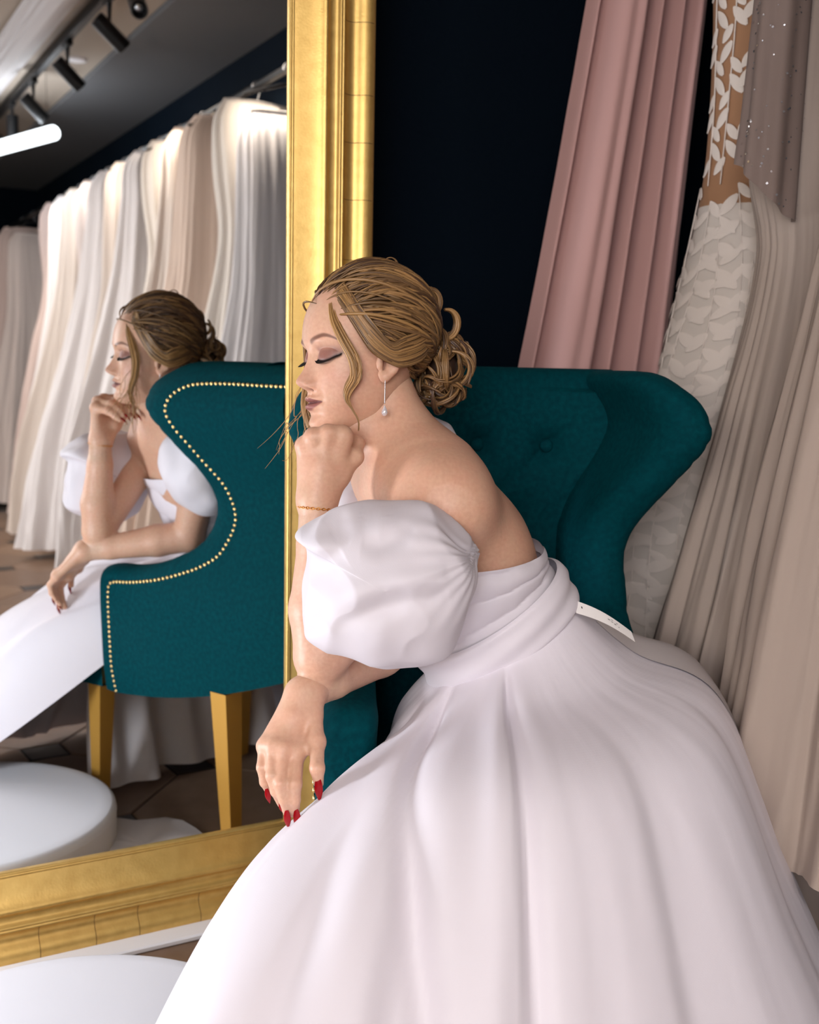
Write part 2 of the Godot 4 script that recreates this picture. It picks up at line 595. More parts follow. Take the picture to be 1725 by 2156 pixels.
func curtain() -> void:
	# folds read across the width: lateral place 0..1 and depth towards the room
	var folds := [Vector2(0, 0.0), Vector2(0.035, 0.03), Vector2(0.075, -0.02), Vector2(0.115, 0.055), Vector2(0.22, 0.075), Vector2(0.33, 0.06), Vector2(0.372, -0.075), Vector2(0.398, -0.08), Vector2(0.43, 0.05), Vector2(0.475, 0.065), Vector2(0.52, 0.02), Vector2(0.575, -0.02), Vector2(0.62, 0.05), Vector2(0.665, 0.06), Vector2(0.70, -0.07), Vector2(0.725, -0.07), Vector2(0.755, 0.055), Vector2(0.83, 0.07), Vector2(0.91, 0.045), Vector2(0.95, 0.015), Vector2(0.97, 0.03), Vector2(1.0, 0.02)]
	var nu := 130
	var nv := 40
	var pts := PackedVector3Array()
	for j in nv:
		var t := float(j) / (nv - 1)
		var y := lerpf(2.62, 0.03, t)
		# the panel is gathered at the top and swept aside lower down
		var s := clampf((1.86 - y) / 0.8, -1.0, 2.2)
		var u0 := 1.555 - 0.125 * s - 0.02 * s * s
		var u1 := 1.860 - 0.065 * s
		for i in nu:
			var f := float(i) / (nu - 1)
			var d := tab(folds, f) * (1.15 + 0.35 * t) + 0.006 * noise.get_noise_3d(f * 3.0, y * 1.5, 0.0)
			pts.append(rm(lerpf(u0, u1, f), y, -2.075 + d))
	var mb := MB.new()
	mb.grid(pts, nu, nv)
	var o := obj("curtain", mb, M.pink)
	tag(o, "dusty pink curtain hanging in deep folds on the dark wall behind the armchair", "curtain")

# ---------------------------------------------------------------- the gilt mirror
func build_mirror() -> void:
	var lean := Basis(ROOM_U, deg_to_rad(-0.5))
	var o := thing("standing_mirror", "tall gilt framed mirror leaning on the dark wall beside the armchair", "mirror", rm(0.437, 0.012, -1.99))
	o.basis = Basis(ROOM_U, Vector3.UP, ROOM_W).rotated(ROOM_U, deg_to_rad(-0.5))
	var hw := 0.4
	var y0 := 0.158
	var y1 := 2.02
	# frame section: distance outwards from the glass edge, height above the glass
	var prof := [Vector2(0, 0.0), Vector2(0.0, 0.006), Vector2(0.002, 0.0085), Vector2(0.0045, 0.006), Vector2(0.006, 0.009), Vector2(0.008, 0.0065), Vector2(0.0095, 0.0075), Vector2(0.02, 0.011), Vector2(0.035, 0.0165), Vector2(0.05, 0.0225), Vector2(0.057, 0.028), Vector2(0.061, 0.031), Vector2(0.065, 0.0305), Vector2(0.069, 0.026), Vector2(0.073, 0.0225), Vector2(0.080, 0.0235), Vector2(0.086, 0.025), Vector2(0.0885, 0.031), Vector2(0.0915, 0.0325), Vector2(0.094, 0.030), Vector2(0.0955, 0.032), Vector2(0.098, 0.0325), Vector2(0.1, 0.027), Vector2(0.108, 0.0185), Vector2(0.118, 0.0155), Vector2(0.126, 0.0175), Vector2(0.133, 0.024), Vector2(0.14, 0.029), Vector2(0.149, 0.0315), Vector2(0.158, 0.0295), Vector2(0.164, 0.025), Vector2(0.167, 0.018), Vector2(0.167, -0.03), Vector2(0, -0.03)]
	var corners := [Vector2(-hw, y0), Vector2(hw, y0), Vector2(hw, y1), Vector2(-hw, y1)]
	var outs := [Vector2(-1, -1), Vector2(1, -1), Vector2(1, 1), Vector2(-1, 1)]
	for k in 4:
		var mb := MB.new()
		var c0: Vector2 = corners[k]
		var c1: Vector2 = corners[(k + 1) % 4]
		var d0: Vector2 = outs[k]
		var d1: Vector2 = outs[(k + 1) % 4]
		var pts := PackedVector3Array()
		for p in prof:
			for e in 2:
				var c: Vector2 = c0 + d0 * p.x if e == 0 else c1 + d1 * p.x
				pts.append(Vector3(c.x, c.y, p.y))
		mb.grid(pts, 2, prof.size(), false, false, PackedColorArray(), true)
		obj("frame_rail", mb, M.gold, o)
		# hairline joints in the outer gilded band
		var along := (c1 - c0).normalized()
		var jm := MB.new()
		var r2 := RandomNumberGenerator.new()
		r2.seed = 40 + k
		var s := 0.03
		while s < (c1 - c0).length():
			var q := c0 + along * s
			var off := Vector2(along.y, -along.x)
			var a := q + off * 0.1035
			var b := q + off * 0.163
			var hp := [Vector2(0.102, 0.0255), Vector2(0.108, 0.019), Vector2(0.118, 0.016), Vector2(0.126, 0.018), Vector2(0.133, 0.0245), Vector2(0.14, 0.0295), Vector2(0.149, 0.032), Vector2(0.158, 0.03)]
			for z in hp.size() - 1:
				var p0: Vector2 = q + off * hp[z].x
				var p1: Vector2 = q + off * hp[z + 1].x
				var wv: Vector2 = along * 0.0005
				jm.face([Vector3(p0.x - wv.x, p0.y - wv.y, hp[z].y), Vector3(p0.x + wv.x, p0.y + wv.y, hp[z].y), Vector3(p1.x + wv.x, p1.y + wv.y, hp[z + 1].y), Vector3(p1.x - wv.x, p1.y - wv.y, hp[z + 1].y)], Vector3(p0.x, p0.y, -1))
			s += r2.randf_range(0.05, 0.13)
		obj("frame_crackle", jm, mat(Color(0.36, 0.25, 0.10), 0.6, 0.3), o).set_meta("kind", "stuff")
	var g := MB.new()
	g.face([Vector3(-hw, y0, 0), Vector3(hw, y0, 0), Vector3(hw, y1, 0), Vector3(-hw, y1, 0)], Vector3(0, 1, -1))
	obj("mirror_glass", g, M.glass, o)
	var b := MB.new()
	b.box(Transform3D(Basis(), Vector3(0, (y0 + y1) * 0.5, -0.016)), Vector3(hw * 2 + 0.02, y1 - y0 + 0.02, 0.02), 0.002)
	obj("back_board", b, M.black_metal, o)

# ---------------------------------------------------------------- the white pouf and the cloth on the floor
func build_pouf() -> void:
	var o := thing("round_podium", "low round podium covered in white velour on the floor in front of the mirror", "podium", Vector3(-0.452, 0.0, -1.44))
	var r := 0.323
	var h := 0.10
	var mb := MB.new()
	mb.lathe(PackedVector2Array([Vector2(0.0, h + 0.001), Vector2(r * 0.5, h + 0.001), Vector2(r * 0.9, h), Vector2(r * 0.965, h - 0.001), Vector2(r * 0.985, h - 0.004), Vector2(r * 0.997, h - 0.010), Vector2(r, h - 0.018)]), Transform3D(), 96)
	obj("top_cushion", mb, M.velour, o)
	var sd := MB.new()
	sd.lathe(PackedVector2Array([Vector2(r * 1.0, h - 0.018), Vector2(r * 1.003, h - 0.020), Vector2(r * 1.0, h - 0.023), Vector2(r * 1.001, h * 0.5), Vector2(r * 0.997, 0.008), Vector2(r * 0.985, 0.0), Vector2(0, 0)]), Transform3D(), 96)
	obj("side_panel", sd, M.velour, o)

# ---------------------------------------------------------------- the wing chair
const NAIL := [Vector2(0.231, 0.304), Vector2(0.243, 0.36), Vector2(0.244, 0.42), Vector2(0.244, 0.48), Vector2(0.244, 0.53), Vector2(0.241, 0.556), Vector2(0.223, 0.566), Vector2(0.16, 0.573), Vector2(0.08, 0.588), Vector2(0.02, 0.606), Vector2(-0.03, 0.625), Vector2(-0.075, 0.652), Vector2(-0.097, 0.683), Vector2(-0.112, 0.715), Vector2(-0.116, 0.745), Vector2(-0.105, 0.78), Vector2(-0.09, 0.813), Vector2(-0.06, 0.855), Vector2(-0.033, 0.899), Vector2(-0.015, 0.93), Vector2(-0.006, 0.958), Vector2(-0.012, 0.98), Vector2(-0.026, 0.998), Vector2(-0.05, 1.012), Vector2(-0.085, 1.02), Vector2(-0.16, 1.022), Vector2(-0.25, 1.02), Vector2(-0.31, 1.019)]
const RIM := [Vector2(0.294, 0.304), Vector2(0.298, 0.36), Vector2(0.298, 0.42), Vector2(0.298, 0.48), Vector2(0.298, 0.535), Vector2(0.297, 0.575), Vector2(0.275, 0.597), Vector2(0.19, 0.604), Vector2(0.11, 0.62), Vector2(0.05, 0.643), Vector2(0.005, 0.668), Vector2(-0.022, 0.698), Vector2(-0.034, 0.722), Vector2(-0.04, 0.745), Vector2(-0.04, 0.768), Vector2(-0.032, 0.798), Vector2(-0.012, 0.835), Vector2(0.02, 0.88), Vector2(0.047, 0.922), Vector2(0.065, 0.95), Vector2(0.073, 0.975), Vector2(0.068, 1.005), Vector2(0.05, 1.032), Vector2(0.015, 1.055), Vector2(-0.035, 1.067), Vector2(-0.12, 1.068), Vector2(-0.22, 1.066), Vector2(-0.31, 1.063)]
const WIDTH := [Vector2(0.28, 0.282), Vector2(0.45, 0.29), Vector2(0.56, 0.291), Vector2(0.62, 0.277), Vector2(0.68, 0.262), Vector2(0.745, 0.255), Vector2(0.8, 0.262), Vector2(0.87, 0.296), Vector2(0.93, 0.33), Vector2(0.975, 0.345), Vector2(1.02, 0.333), Vector2(1.05, 0.312), Vector2(1.075, 0.30)]

func chair_w(y: float, z: float, side := -1.0) -> float:
	var narrow := 0.036 * smoothstep(0.72, 0.6, y) if side > 0.0 else 0.0
	return (tab(WIDTH, y) - narrow) * (1.0 - 0.16 * clampf((0.1 - z) / 0.41, 0.0, 1.0))

func build_chair() -> void:
	var o := thing("wing_chair", "teal velvet wing armchair with brass nailhead trim and tapered gold legs", "armchair", Vector3(0.140, 0, -1.822))
	o.rotation.y = atan2(0.0995, 0.995)
	var T := 0.088
	for side in [-1.0, 1.0]:
		var n := 150
		var lines_n: Array = NAIL
		var lines_r: Array = RIM
		var arc := [0.0]
		for k in range(1, lines_r.size()):
			arc.append(arc[k - 1] + ((lines_r[k] as Vector2) - lines_r[k - 1]).length() + ((lines_n[k] as Vector2) - lines_n[k - 1]).length())
		var total: float = arc[arc.size() - 1]
		var np := []
		var rp := []
		var seg := 0
		for k in n:
			var s := total * k / (n - 1)
			while seg < arc.size() - 2 and s > arc[seg + 1]:
				seg += 1
			var t: float = (seg + clampf((s - arc[seg]) / (arc[seg + 1] - arc[seg]), 0.0, 1.0)) / (arc.size() - 1)
			np.append(cr(lines_n, t))
			rp.append(cr(lines_r, t))
		# the padded roll round the edge, gathered where it bends
		var pts := PackedVector3Array()
		var m := 15
		for k in n:
			var a: Vector2 = np[k]
			var b: Vector2 = rp[k]
			var t := float(k) / (n - 1)
			var bend := exp(-pow((t - 0.69) / 0.075, 2)) + 0.8 * exp(-pow((t - 0.43) / 0.09, 2))
			var gather := bend * 0.0045 * pow(0.5 + 0.5 * sin(t * 190.0 + 2.0 * sin(t * 37.0)), 6.0)
			for i in m:
				var f := PI * i / (m - 1)
				var e := pow(sin(f), 0.75)
				var q := a.lerp(b, e * (1.0 - gather * 5.0))
				var lx := chair_w(q.y, q.x, side) + 0.007 * sin(f) * (1.0 if i < m / 2 else 0.3) - gather * sin(f) * cos(f) - T * 0.5 * (1.0 - cos(f))
				pts.append(Vector3(side * lx, q.y, q.x))
		var mb := MB.new()
		mb.grid(pts, m, n, false, false, PackedColorArray(), side > 0)
		obj("edge_roll", mb, M.velvet, o)
		# outer and inner side panels
		for inner in 2:
			var pp := PackedVector3Array()
			var cols := 14
			for k in n:
				var a: Vector2 = np[k]
				var t := float(k) / (n - 1)
				var ry := lerpf(0.424, 1.02, clampf((a.y - 0.304) / 0.716, 0.0, 1.0))
				var b := Vector2(-0.31, ry)
				for i in cols:
					var f := float(i) / (cols - 1)
					var q := a.lerp(b, f)
					if a.y < 0.56:
						q.y -= 0.022 * sin(PI * f) * clampf((0.56 - a.y) / 0.25, 0.0, 1.0)
					var lx := chair_w(q.y, q.x, side)
					if inner == 1:
						lx -= T - (T - 0.03) * smoothstep(0.45, 1.0, f) * smoothstep(0.62, 0.75, q.y)
					else:
						lx += 0.0015
					pp.append(Vector3(side * lx, q.y, q.x))
			var pm := MB.new()
			pm.grid(pp, cols, n, false, false, PackedColorArray(), (side > 0) == (inner == 0))
			obj("outer_panel" if inner == 0 else "inner_panel", pm, M.velvet, o)
		# nailheads along the seam of the outer panel that the mirror shows
		if side < 0:
			var sm := SphereMesh.new()
			sm.radius = 0.0042
			sm.height = 0.0062
			sm.radial_segments = 10
			sm.rings = 5
			var dist := 0.0
			var last: Vector2 = np[0]
			var next := 0.004
			for k in range(1, n):
				var q: Vector2 = np[k]
				var step := (q - last).length()
				while next <= dist + step and step > 0.0:
					var r := last.lerp(q, (next - dist) / step)
					var st := MeshInstance3D.new()
					st.name = "nailhead"
					st.mesh = sm
					st.material_override = M.brass
					o.add_child(st, true)
					st.position = Vector3(side * (chair_w(r.y, r.x) + 0.001), r.y, r.x)
					st.rotation.z = PI / 2
					next += 0.0117
				dist += step
				last = q
		# legs: square, tapering to the floor
		for front in 2:
			var lg := MB.new()
			var top := Vector3(side * (0.245 if side < 0 else 0.215), 0.36, 0.335 if front == 1 else -0.095)
			var bot := Vector3(side * (0.248 if side < 0 else 0.218), 0.0, 0.345 if front == 1 else -0.115)
			var w0 := 0.024
			var w1 := 0.0145
			var c := []
			for e in 2:
				var q := top if e == 0 else bot
				var w := w0 if e == 0 else w1
				c.append([q + Vector3(-w, 0, -w), q + Vector3(w, 0, -w), q + Vector3(w, 0, w), q + Vector3(-w, 0, w)])
			for i in 4:
				var j := (i + 1) % 4
				lg.face([c[0][i], c[0][j], c[1][j], c[1][i]], (top + bot) * 0.5)
			lg.face(c[1], top)
			obj("leg", lg, M.gold_leg, o)
	# backrest: tufted inside, plain outside
	var bp := PackedVector3Array()
	var nu := 110
	var path := [Vector2(-0.13, 0.40), Vector2(-0.15, 0.5), Vector2(-0.175, 0.65), Vector2(-0.19, 0.8), Vector2(-0.20, 0.93), Vector2(-0.205, 1.0), Vector2(-0.213, 1.04), Vector2(-0.235, 1.063), Vector2(-0.27, 1.068), Vector2(-0.30, 1.062), Vector2(-0.315, 1.04), Vector2(-0.312, 0.9), Vector2(-0.310, 0.7), Vector2(-0.308, 0.5), Vector2(-0.305, 0.40)]
	var buttons := []
	for r in 4:
		for k in 5:
			var bx := (k - 2) * 0.125 + (0.0625 if r % 2 == 1 else 0.0)
			if absf(bx) < 0.2:
				buttons.append(Vector2(bx, 0.93 - r * 0.125))
	var nv := 120
	for j in nv:
		var q: Vector2 = cr(path, float(j) / (nv - 1))
		for i in nu:
			var f := 2.0 * i / (nu - 1) - 1.0
			var lx := f * (chair_w(q.y, q.x) - 0.012)
			var z := q.x
			if j < nv * 0.52 and q.y < 1.03:
				z += 0.055 * pow(absf(f), 3.0)
				var d := 0.0
				for b in buttons:
					var dd := Vector2(lx, q.y).distance_to(b)
					d += 0.024 * exp(-dd * dd / 0.0007)
				# diamond creases between the buttons
				var g1 := absf(fposmod((lx * 0.5 + (q.y - 0.93) * 0.5) / 0.0625 + 0.5, 1.0) - 0.5)
				var g2 := absf(fposmod((lx * 0.5 - (q.y - 0.93) * 0.5) / 0.0625 + 0.5, 1.0) - 0.5)
				var fade := clampf((0.99 - q.y) / 0.06, 0.0, 1.0) * clampf((q.y - 0.5) / 0.06, 0.0, 1.0)
				d += 0.007 * fade * (exp(-g1 * g1 / 0.004) + exp(-g2 * g2 / 0.004))
				z -= d
			bp.append(Vector3(lx, q.y, z))
	var bm := MB.new()
	bm.grid(bp, nu, nv)
	var back := obj("backrest", bm, M.velvet, o)
	var bs := SphereMesh.new()
	bs.radius = 0.012
	bs.height = 0.012
	bs.radial_segments = 14
	bs.rings = 7
	for b in buttons:
		var st := MeshInstance3D.new()
		st.name = "button"
		st.mesh = bs
		st.material_override = M.velvet
		back.add_child(st, true)
		var zz := tab([Vector2(0.5, -0.15), Vector2(0.65, -0.175), Vector2(0.8, -0.19), Vector2(0.93, -0.2)], b.y)
		st.position = Vector3(b.x, b.y, zz - 0.018 + 0.055 * pow(absf(b.x / 0.27), 3.0))
		st.rotation.x = PI / 2
	# seat: upholstered base and loose cushion
	var sb := MB.new()
	var under := [Vector2(0.388, 0.30), Vector2(0.30, 0.303), Vector2(0.2, 0.31), Vector2(0.02, 0.337), Vector2(-0.145, 0.378), Vector2(-0.29, 0.43)]
	for k in under.size() - 1:
		var a: Vector2 = under[k]
		var b: Vector2 = under[k + 1]
		var sx := minf(0.272, chair_w(0.34, b.x) - 0.035) if b.x < 0.25 else 0.272
		sb.face([Vector3(-sx, a.y, a.x), Vector3(sx, a.y, a.x), Vector3(sx, b.y, b.x), Vector3(-sx, b.y, b.x)], Vector3(0, 0.6, 0))
		for s1 in [-1.0, 1.0]:
			sb.face([Vector3(s1 * sx, a.y, a.x), Vector3(s1 * sx, b.y, b.x), Vector3(s1 * sx, 0.445, b.x), Vector3(s1 * sx, 0.445, a.x)], Vector3(0, 0.4, 0))
	sb.face([Vector3(-0.272, 0.30, 0.388), Vector3(0.272, 0.30, 0.388), Vector3(0.272, 0.425, 0.396), Vector3(-0.272, 0.425, 0.396)], Vector3(0, 0.4, 0))
	sb.face([Vector3(-0.272, 0.425, 0.396), Vector3(0.272, 0.425, 0.396), Vector3(0.272, 0.445, 0.375), Vector3(-0.272, 0.445, 0.375)], Vector3(0, 0.3, 0))
	sb.face([Vector3(-0.272, 0.445, 0.375), Vector3(0.272, 0.445, 0.375), Vector3(0.19, 0.445, -0.29), Vector3(-0.19, 0.445, -0.29)], Vector3(0, 0.3, 0))
	obj("seat_base", sb, M.velvet, o)
	var cu := MB.new()
	var cp := PackedVector3Array()
	for j in 24:
		for i in 48:
			var a := TAU * i / 48.0
			var f := PI * j / 23.0
			var ex := pow(absf(cos(a)), 0.35) * signf(cos(a))
			var ez := pow(absf(sin(a)), 0.35) * signf(sin(a))
			var rr := pow(sin(f), 0.3)
			cp.append(Vector3(0.20 * ex * rr, 0.405 + 0.04 * signf(cos(f)) * pow(absf(cos(f)), 0.6), 0.09 + 0.28 * ez * rr))
	cu.grid(cp, 48, 24, true)
	obj("seat_cushion", cu, M.velvet, o)

# ---------------------------------------------------------------- the woman
const SKIN := Color(0.67, 0.40, 0.278)
var head_x: Transform3D
const HAIR_C := Vector3(0, 0.044, -0.022)
const HAIR_R := Vector3(0.0795, 0.0935, 0.104)

func skin_tone(p: Vector3) -> Color:
	var n := noise.get_noise_3dv(p * 28.0)
	return Color(SKIN.r * (1.0 + 0.03 * n), SKIN.g * (1.0 - 0.04 * n), SKIN.b * (1.0 - 0.04 * n))

func bone(a: Vector3, b: Vector3, ra: float, rb: float, k := 0.02) -> Array:
	return [a, b, ra, rb, k]

func chain(out: Array, pts: Array, radii: Array, k: float) -> void:
	for i in pts.size() - 1:
		out.append(bone(pts[i], pts[i + 1], radii[i], radii[i + 1], k))

func build_person() -> void:
	head_x = Transform3D(Basis(Vector3(0.4952, 0.0941, 0.8636), Vector3(-0.0427, 0.9955, -0.0840), Vector3(-0.8677, 0.0048, 0.4971)).scaled(Vector3.ONE * 0.945), Vector3(-0.0775, 1.0825, -1.6425))
	var o := thing("person", "seated woman in a white off-shoulder gown resting her chin on her hand", "person")
	var skin := MB.new()
	# ---- joints
	var ls := Vector3(0.0571, 0.8851, -1.5213)
	var le := Vector3(-0.1158, 0.6769, -1.5093)
	var lw := Vector3(-0.1263, 0.8907, -1.5332)
	var rs := Vector3(-0.03, 0.915, -1.775)
	var re := Vector3(0.0012, 0.6665, -1.6805)
	var rw := Vector3(-0.1364, 0.6308, -1.4857)
	var nb := Vector3(0.0050, 0.9259, -1.6330)
	var hb: Vector3 = head_x * Vector3(0, -0.05, -0.035)
	var wc := Vector3(0.1422, 0.6740, -1.6584)
	var mid := (ls + rs) * 0.5
	var ax := (mid - wc).normalized()
	var across := (ls - rs).normalized()
	var b := []
	chain(b, [hb, hb.lerp(nb, 0.5), nb], [0.048, 0.0465, 0.050], 0.012)
	b.append(bone(head_x * Vector3(0, -0.085, 0.03), nb, 0.026, 0.040, 0.03))
	b.append(bone(nb, nb.lerp(ls, 0.62) + Vector3(0, -0.002, 0), 0.044, 0.043, 0.03))
	b.append(bone(nb, nb.lerp(rs, 0.62) + Vector3(0, -0.002, 0), 0.044, 0.043, 0.03))
	b.append(bone(mid.lerp(ls, 0.45), wc.lerp(mid, 0.55) + across * 0.045, 0.080, 0.088, 0.06))
	b.append(bone(mid.lerp(rs, 0.45), wc.lerp(mid, 0.55) - across * 0.045, 0.080, 0.088, 0.06))
	b.append(bone(wc.lerp(mid, 0.55), wc, 0.098, 0.085, 0.05))
	# collarbones
	b.append(bone(nb + Vector3(-0.055, -0.035, 0.005), ls + Vector3(-0.025, 0.03, 0.0), 0.010, 0.010, 0.035))
	b.append(bone(ls, ls.lerp(le, 0.12), 0.054, 0.050, 0.05))
	chain(b, [ls, ls.lerp(le, 0.4), le], [0.047, 0.043, 0.0365], 0.008)
	chain(b, [le, le.lerp(lw, 0.3) + Vector3(-0.004, 0, 0.0), le.lerp(lw, 0.72), lw], [0.036, 0.0375, 0.028, 0.0238], 0.008)
	b.append(bone(rs, rs.lerp(re, 0.12), 0.054, 0.050, 0.05))
	chain(b, [rs, rs.lerp(re, 0.4), re], [0.047, 0.043, 0.036], 0.008)
	chain(b, [re, re.lerp(rw, 0.3), re.lerp(rw, 0.75), rw], [0.036, 0.037, 0.028, 0.0238], 0.008)
	nets(skin, b, 0.0055, SKIN, skin_tone)
	# ---- right hand, hanging from the wrist over the arm of the chair
	var h := []
	var wr := rw
	var mcp := [Vector3(-0.1413, 0.5690, -1.4336), Vector3(-0.1569, 0.5738, -1.4283), Vector3(-0.1711, 0.5751, -1.4325), Vector3(-0.1829, 0.5726, -1.4422)]
	var pip := [Vector3(-0.1395, 0.5376, -1.4010), Vector3(-0.1570, 0.5386, -1.3991), Vector3(-0.1689, 0.5457, -1.4062), Vector3(-0.1837, 0.5513, -1.4211)]
	var dip := [Vector3(-0.1404, 0.5146, -1.4058), Vector3(-0.1525, 0.5157, -1.4040), Vector3(-0.1644, 0.5234, -1.4111), Vector3(-0.1807, 0.5309, -1.4223)]
	var tip := [Vector3(-0.1403, 0.4912, -1.4187), Vector3(-0.1492, 0.4919, -1.4148), Vector3(-0.1590, 0.5014, -1.4242), Vector3(-0.1766, 0.5161, -1.4303)]
	for k in 4:
		var w0: Vector3 = wr + (mcp[k] - mcp[1]) * 0.42
		h.append(bone(w0, mcp[k], 0.0125, 0.0108, 0.010))
		var r: float = [1.02, 0.94, 0.86, 0.76][k]
		chain(h, [mcp[k], pip[k], dip[k], tip[k]], [0.0112 * r, 0.0096 * r, 0.0082 * r, 0.0062 * r], 0.0035)
		h.append(bone(mcp[k], mcp[k] + Vector3(0, 0.003, 0.004), 0.0085 * r, 0.008 * r, 0.012))
	var tcm := Vector3(-0.1230, 0.6086, -1.4675)
	var tmc := Vector3(-0.1145, 0.5819, -1.4375)
	var tip1 := Vector3(-0.1109, 0.5575, -1.4058)
	var tt := Vector3(-0.1089, 0.5367, -1.4069)
	h.append(bone(wr + Vector3(0.012, 0, 0), tcm, 0.016, 0.0135, 0.015))
	chain(h, [tcm, tmc, tip1, tt], [0.0135, 0.0105, 0.0090, 0.0066], 0.006)
	h.append(bone(tmc, mcp[0], 0.0075, 0.008, 0.012))
	h.append(bone(re.lerp(rw, 0.80), wr, 0.0265, 0.0232, 0.008))
	h.append(bone(wr, wr.lerp(mcp[1], 0.4), 0.0215, 0.017, 0.015))
	nets(skin, h, 0.0022, SKIN, skin_tone)
	var nails := [
		[Vector3(-0.1372, 0.5017, -1.4061), Vector3(-0.1344, 0.4715, -1.4119), 0.0052], [Vector3(-0.1493, 0.5010, -1.4039), Vector3(-0.1481, 0.4748, -1.4124), 0.0048],
		[Vector3(-0.1586, 0.5084, -1.4151), Vector3(-0.1537, 0.4892, -1.4225), 0.0046], [Vector3(-0.1780, 0.5230, -1.4212), Vector3(-0.1742, 0.5021, -1.4263), 0.0038], [Vector3(-0.1091, 0.5474, -1.4008), Vector3(-0.1072, 0.5161, -1.4040), 0.0056]]
	# ---- left fist under the chin, back of the hand to the viewer
	h = []
	mcp = [Vector3(-0.0938, 0.9749, -1.5389), Vector3(-0.1126, 0.9782, -1.5313), Vector3(-0.1318, 0.9732, -1.5326), Vector3(-0.1444, 0.9608, -1.5389)]
	pip = [Vector3(-0.0936, 0.9694, -1.5785), Vector3(-0.1131, 0.9738, -1.5741), Vector3(-0.1308, 0.9680, -1.5753), Vector3(-0.1420, 0.9552, -1.5765)]
	dip = [Vector3(-0.0918, 0.9547, -1.5966), Vector3(-0.1097, 0.9585, -1.5941), Vector3(-0.1263, 0.9554, -1.5947), Vector3(-0.1367, 0.9446, -1.5932)]
	tip = [Vector3(-0.0909, 0.9444, -1.6073), Vector3(-0.1069, 0.9462, -1.6056), Vector3(-0.1230, 0.9438, -1.6052), Vector3(-0.1320, 0.9358, -1.6021)]
	for k in 4:
		var w0: Vector3 = lw + (mcp[k] - mcp[1]) * 0.38
		h.append(bone(w0, mcp[k], 0.0142, 0.0108, 0.009))
		h.append(bone(mcp[k] + Vector3(0, 0.002, 0.001), mcp[k] + Vector3(0.0, 0.003, -0.004), 0.0112, 0.0108, 0.006))
		var r: float = [1.0, 1.0, 0.95, 0.85][k]
		chain(h, [mcp[k], pip[k], dip[k], tip[k]], [0.0122 * r, 0.0102 * r, 0.0086 * r, 0.0068 * r], 0.007)
	tcm = Vector3(-0.0988, 0.9222, -1.5477)
	tmc = Vector3(-0.0770, 0.9466, -1.5571)
	tip1 = Vector3(-0.0751, 0.9631, -1.5797)
	tt = Vector3(-0.0830, 0.9671, -1.6024)
	h.append(bone(lw + Vector3(0.012, 0, -0.004), tcm, 0.017, 0.015, 0.015))
	chain(h, [tcm, tmc, tip1, tt], [0.0150, 0.0118, 0.0094, 0.0072], 0.007)
	h.append(bone(tcm, mcp[0], 0.012, 0.010, 0.015))
	h.append(bone(le.lerp(lw, 0.8), lw, 0.0262, 0.0236, 0.008))
	h.append(bone(lw, lw.lerp(mcp[1], 0.45), 0.0215, 0.018, 0.015))
	nets(skin, h, 0.0023, SKIN, skin_tone)
	for k in 4:
		var dv: Vector3 = ((tip[k] as Vector3) - dip[k]).normalized()
		nails.append([(tip[k] as Vector3) - dv * 0.004 + Vector3(0, 0.0035, -0.003), (tip[k] as Vector3) + dv * 0.016 + Vector3(0, 0.001, -0.006), 0.0048])
	nails.append([tt + Vector3(0.002, 0.005, -0.002), tt + Vector3(-0.012, 0.005, -0.016), 0.005])
	build_head(skin)
	var body := obj("body", skin, M.skin, o)
	for k in nails.size():
		var nm := MB.new()
		var p0: Vector3 = nails[k][0]
		var p1: Vector3 = (nails[k][1] as Vector3) + ((nails[k][1] as Vector3) - p0) * 0.12
		var n := 12
		var path := PackedVector3Array()
		var rad := PackedFloat32Array()
		for i in n:
			var t := float(i) / (n - 1)
			path.append(p0.lerp(p1, t) + (Vector3(0, 0.0, 0.0022) if k < 5 else Vector3(0, 0.002, -0.001)) * sin(PI * t))
			rad.append(nails[k][2] * (pow(sin(minf(t * 3.0 + 0.35, PI * 0.5)), 0.8) if t < 0.5 else pow(maxf(1.0 - pow((t - 0.5) * 2.0, 1.25), 0.012), 0.95)))
		nm.tube(path, rad, 12, Color.WHITE, 0.32, Vector3(-0.1, 0.25, 1.0) if k < 5 else Vector3(0, 1, -0.2))
		var f := obj("fingernail", nm, M.nail, body)
		f.set_meta("label", "long pointed dark red fingernail")
	jewellery(o, lw, le)
	build_hair(o)
	build_gown(o, wc, ax, ls, rs, le, re)

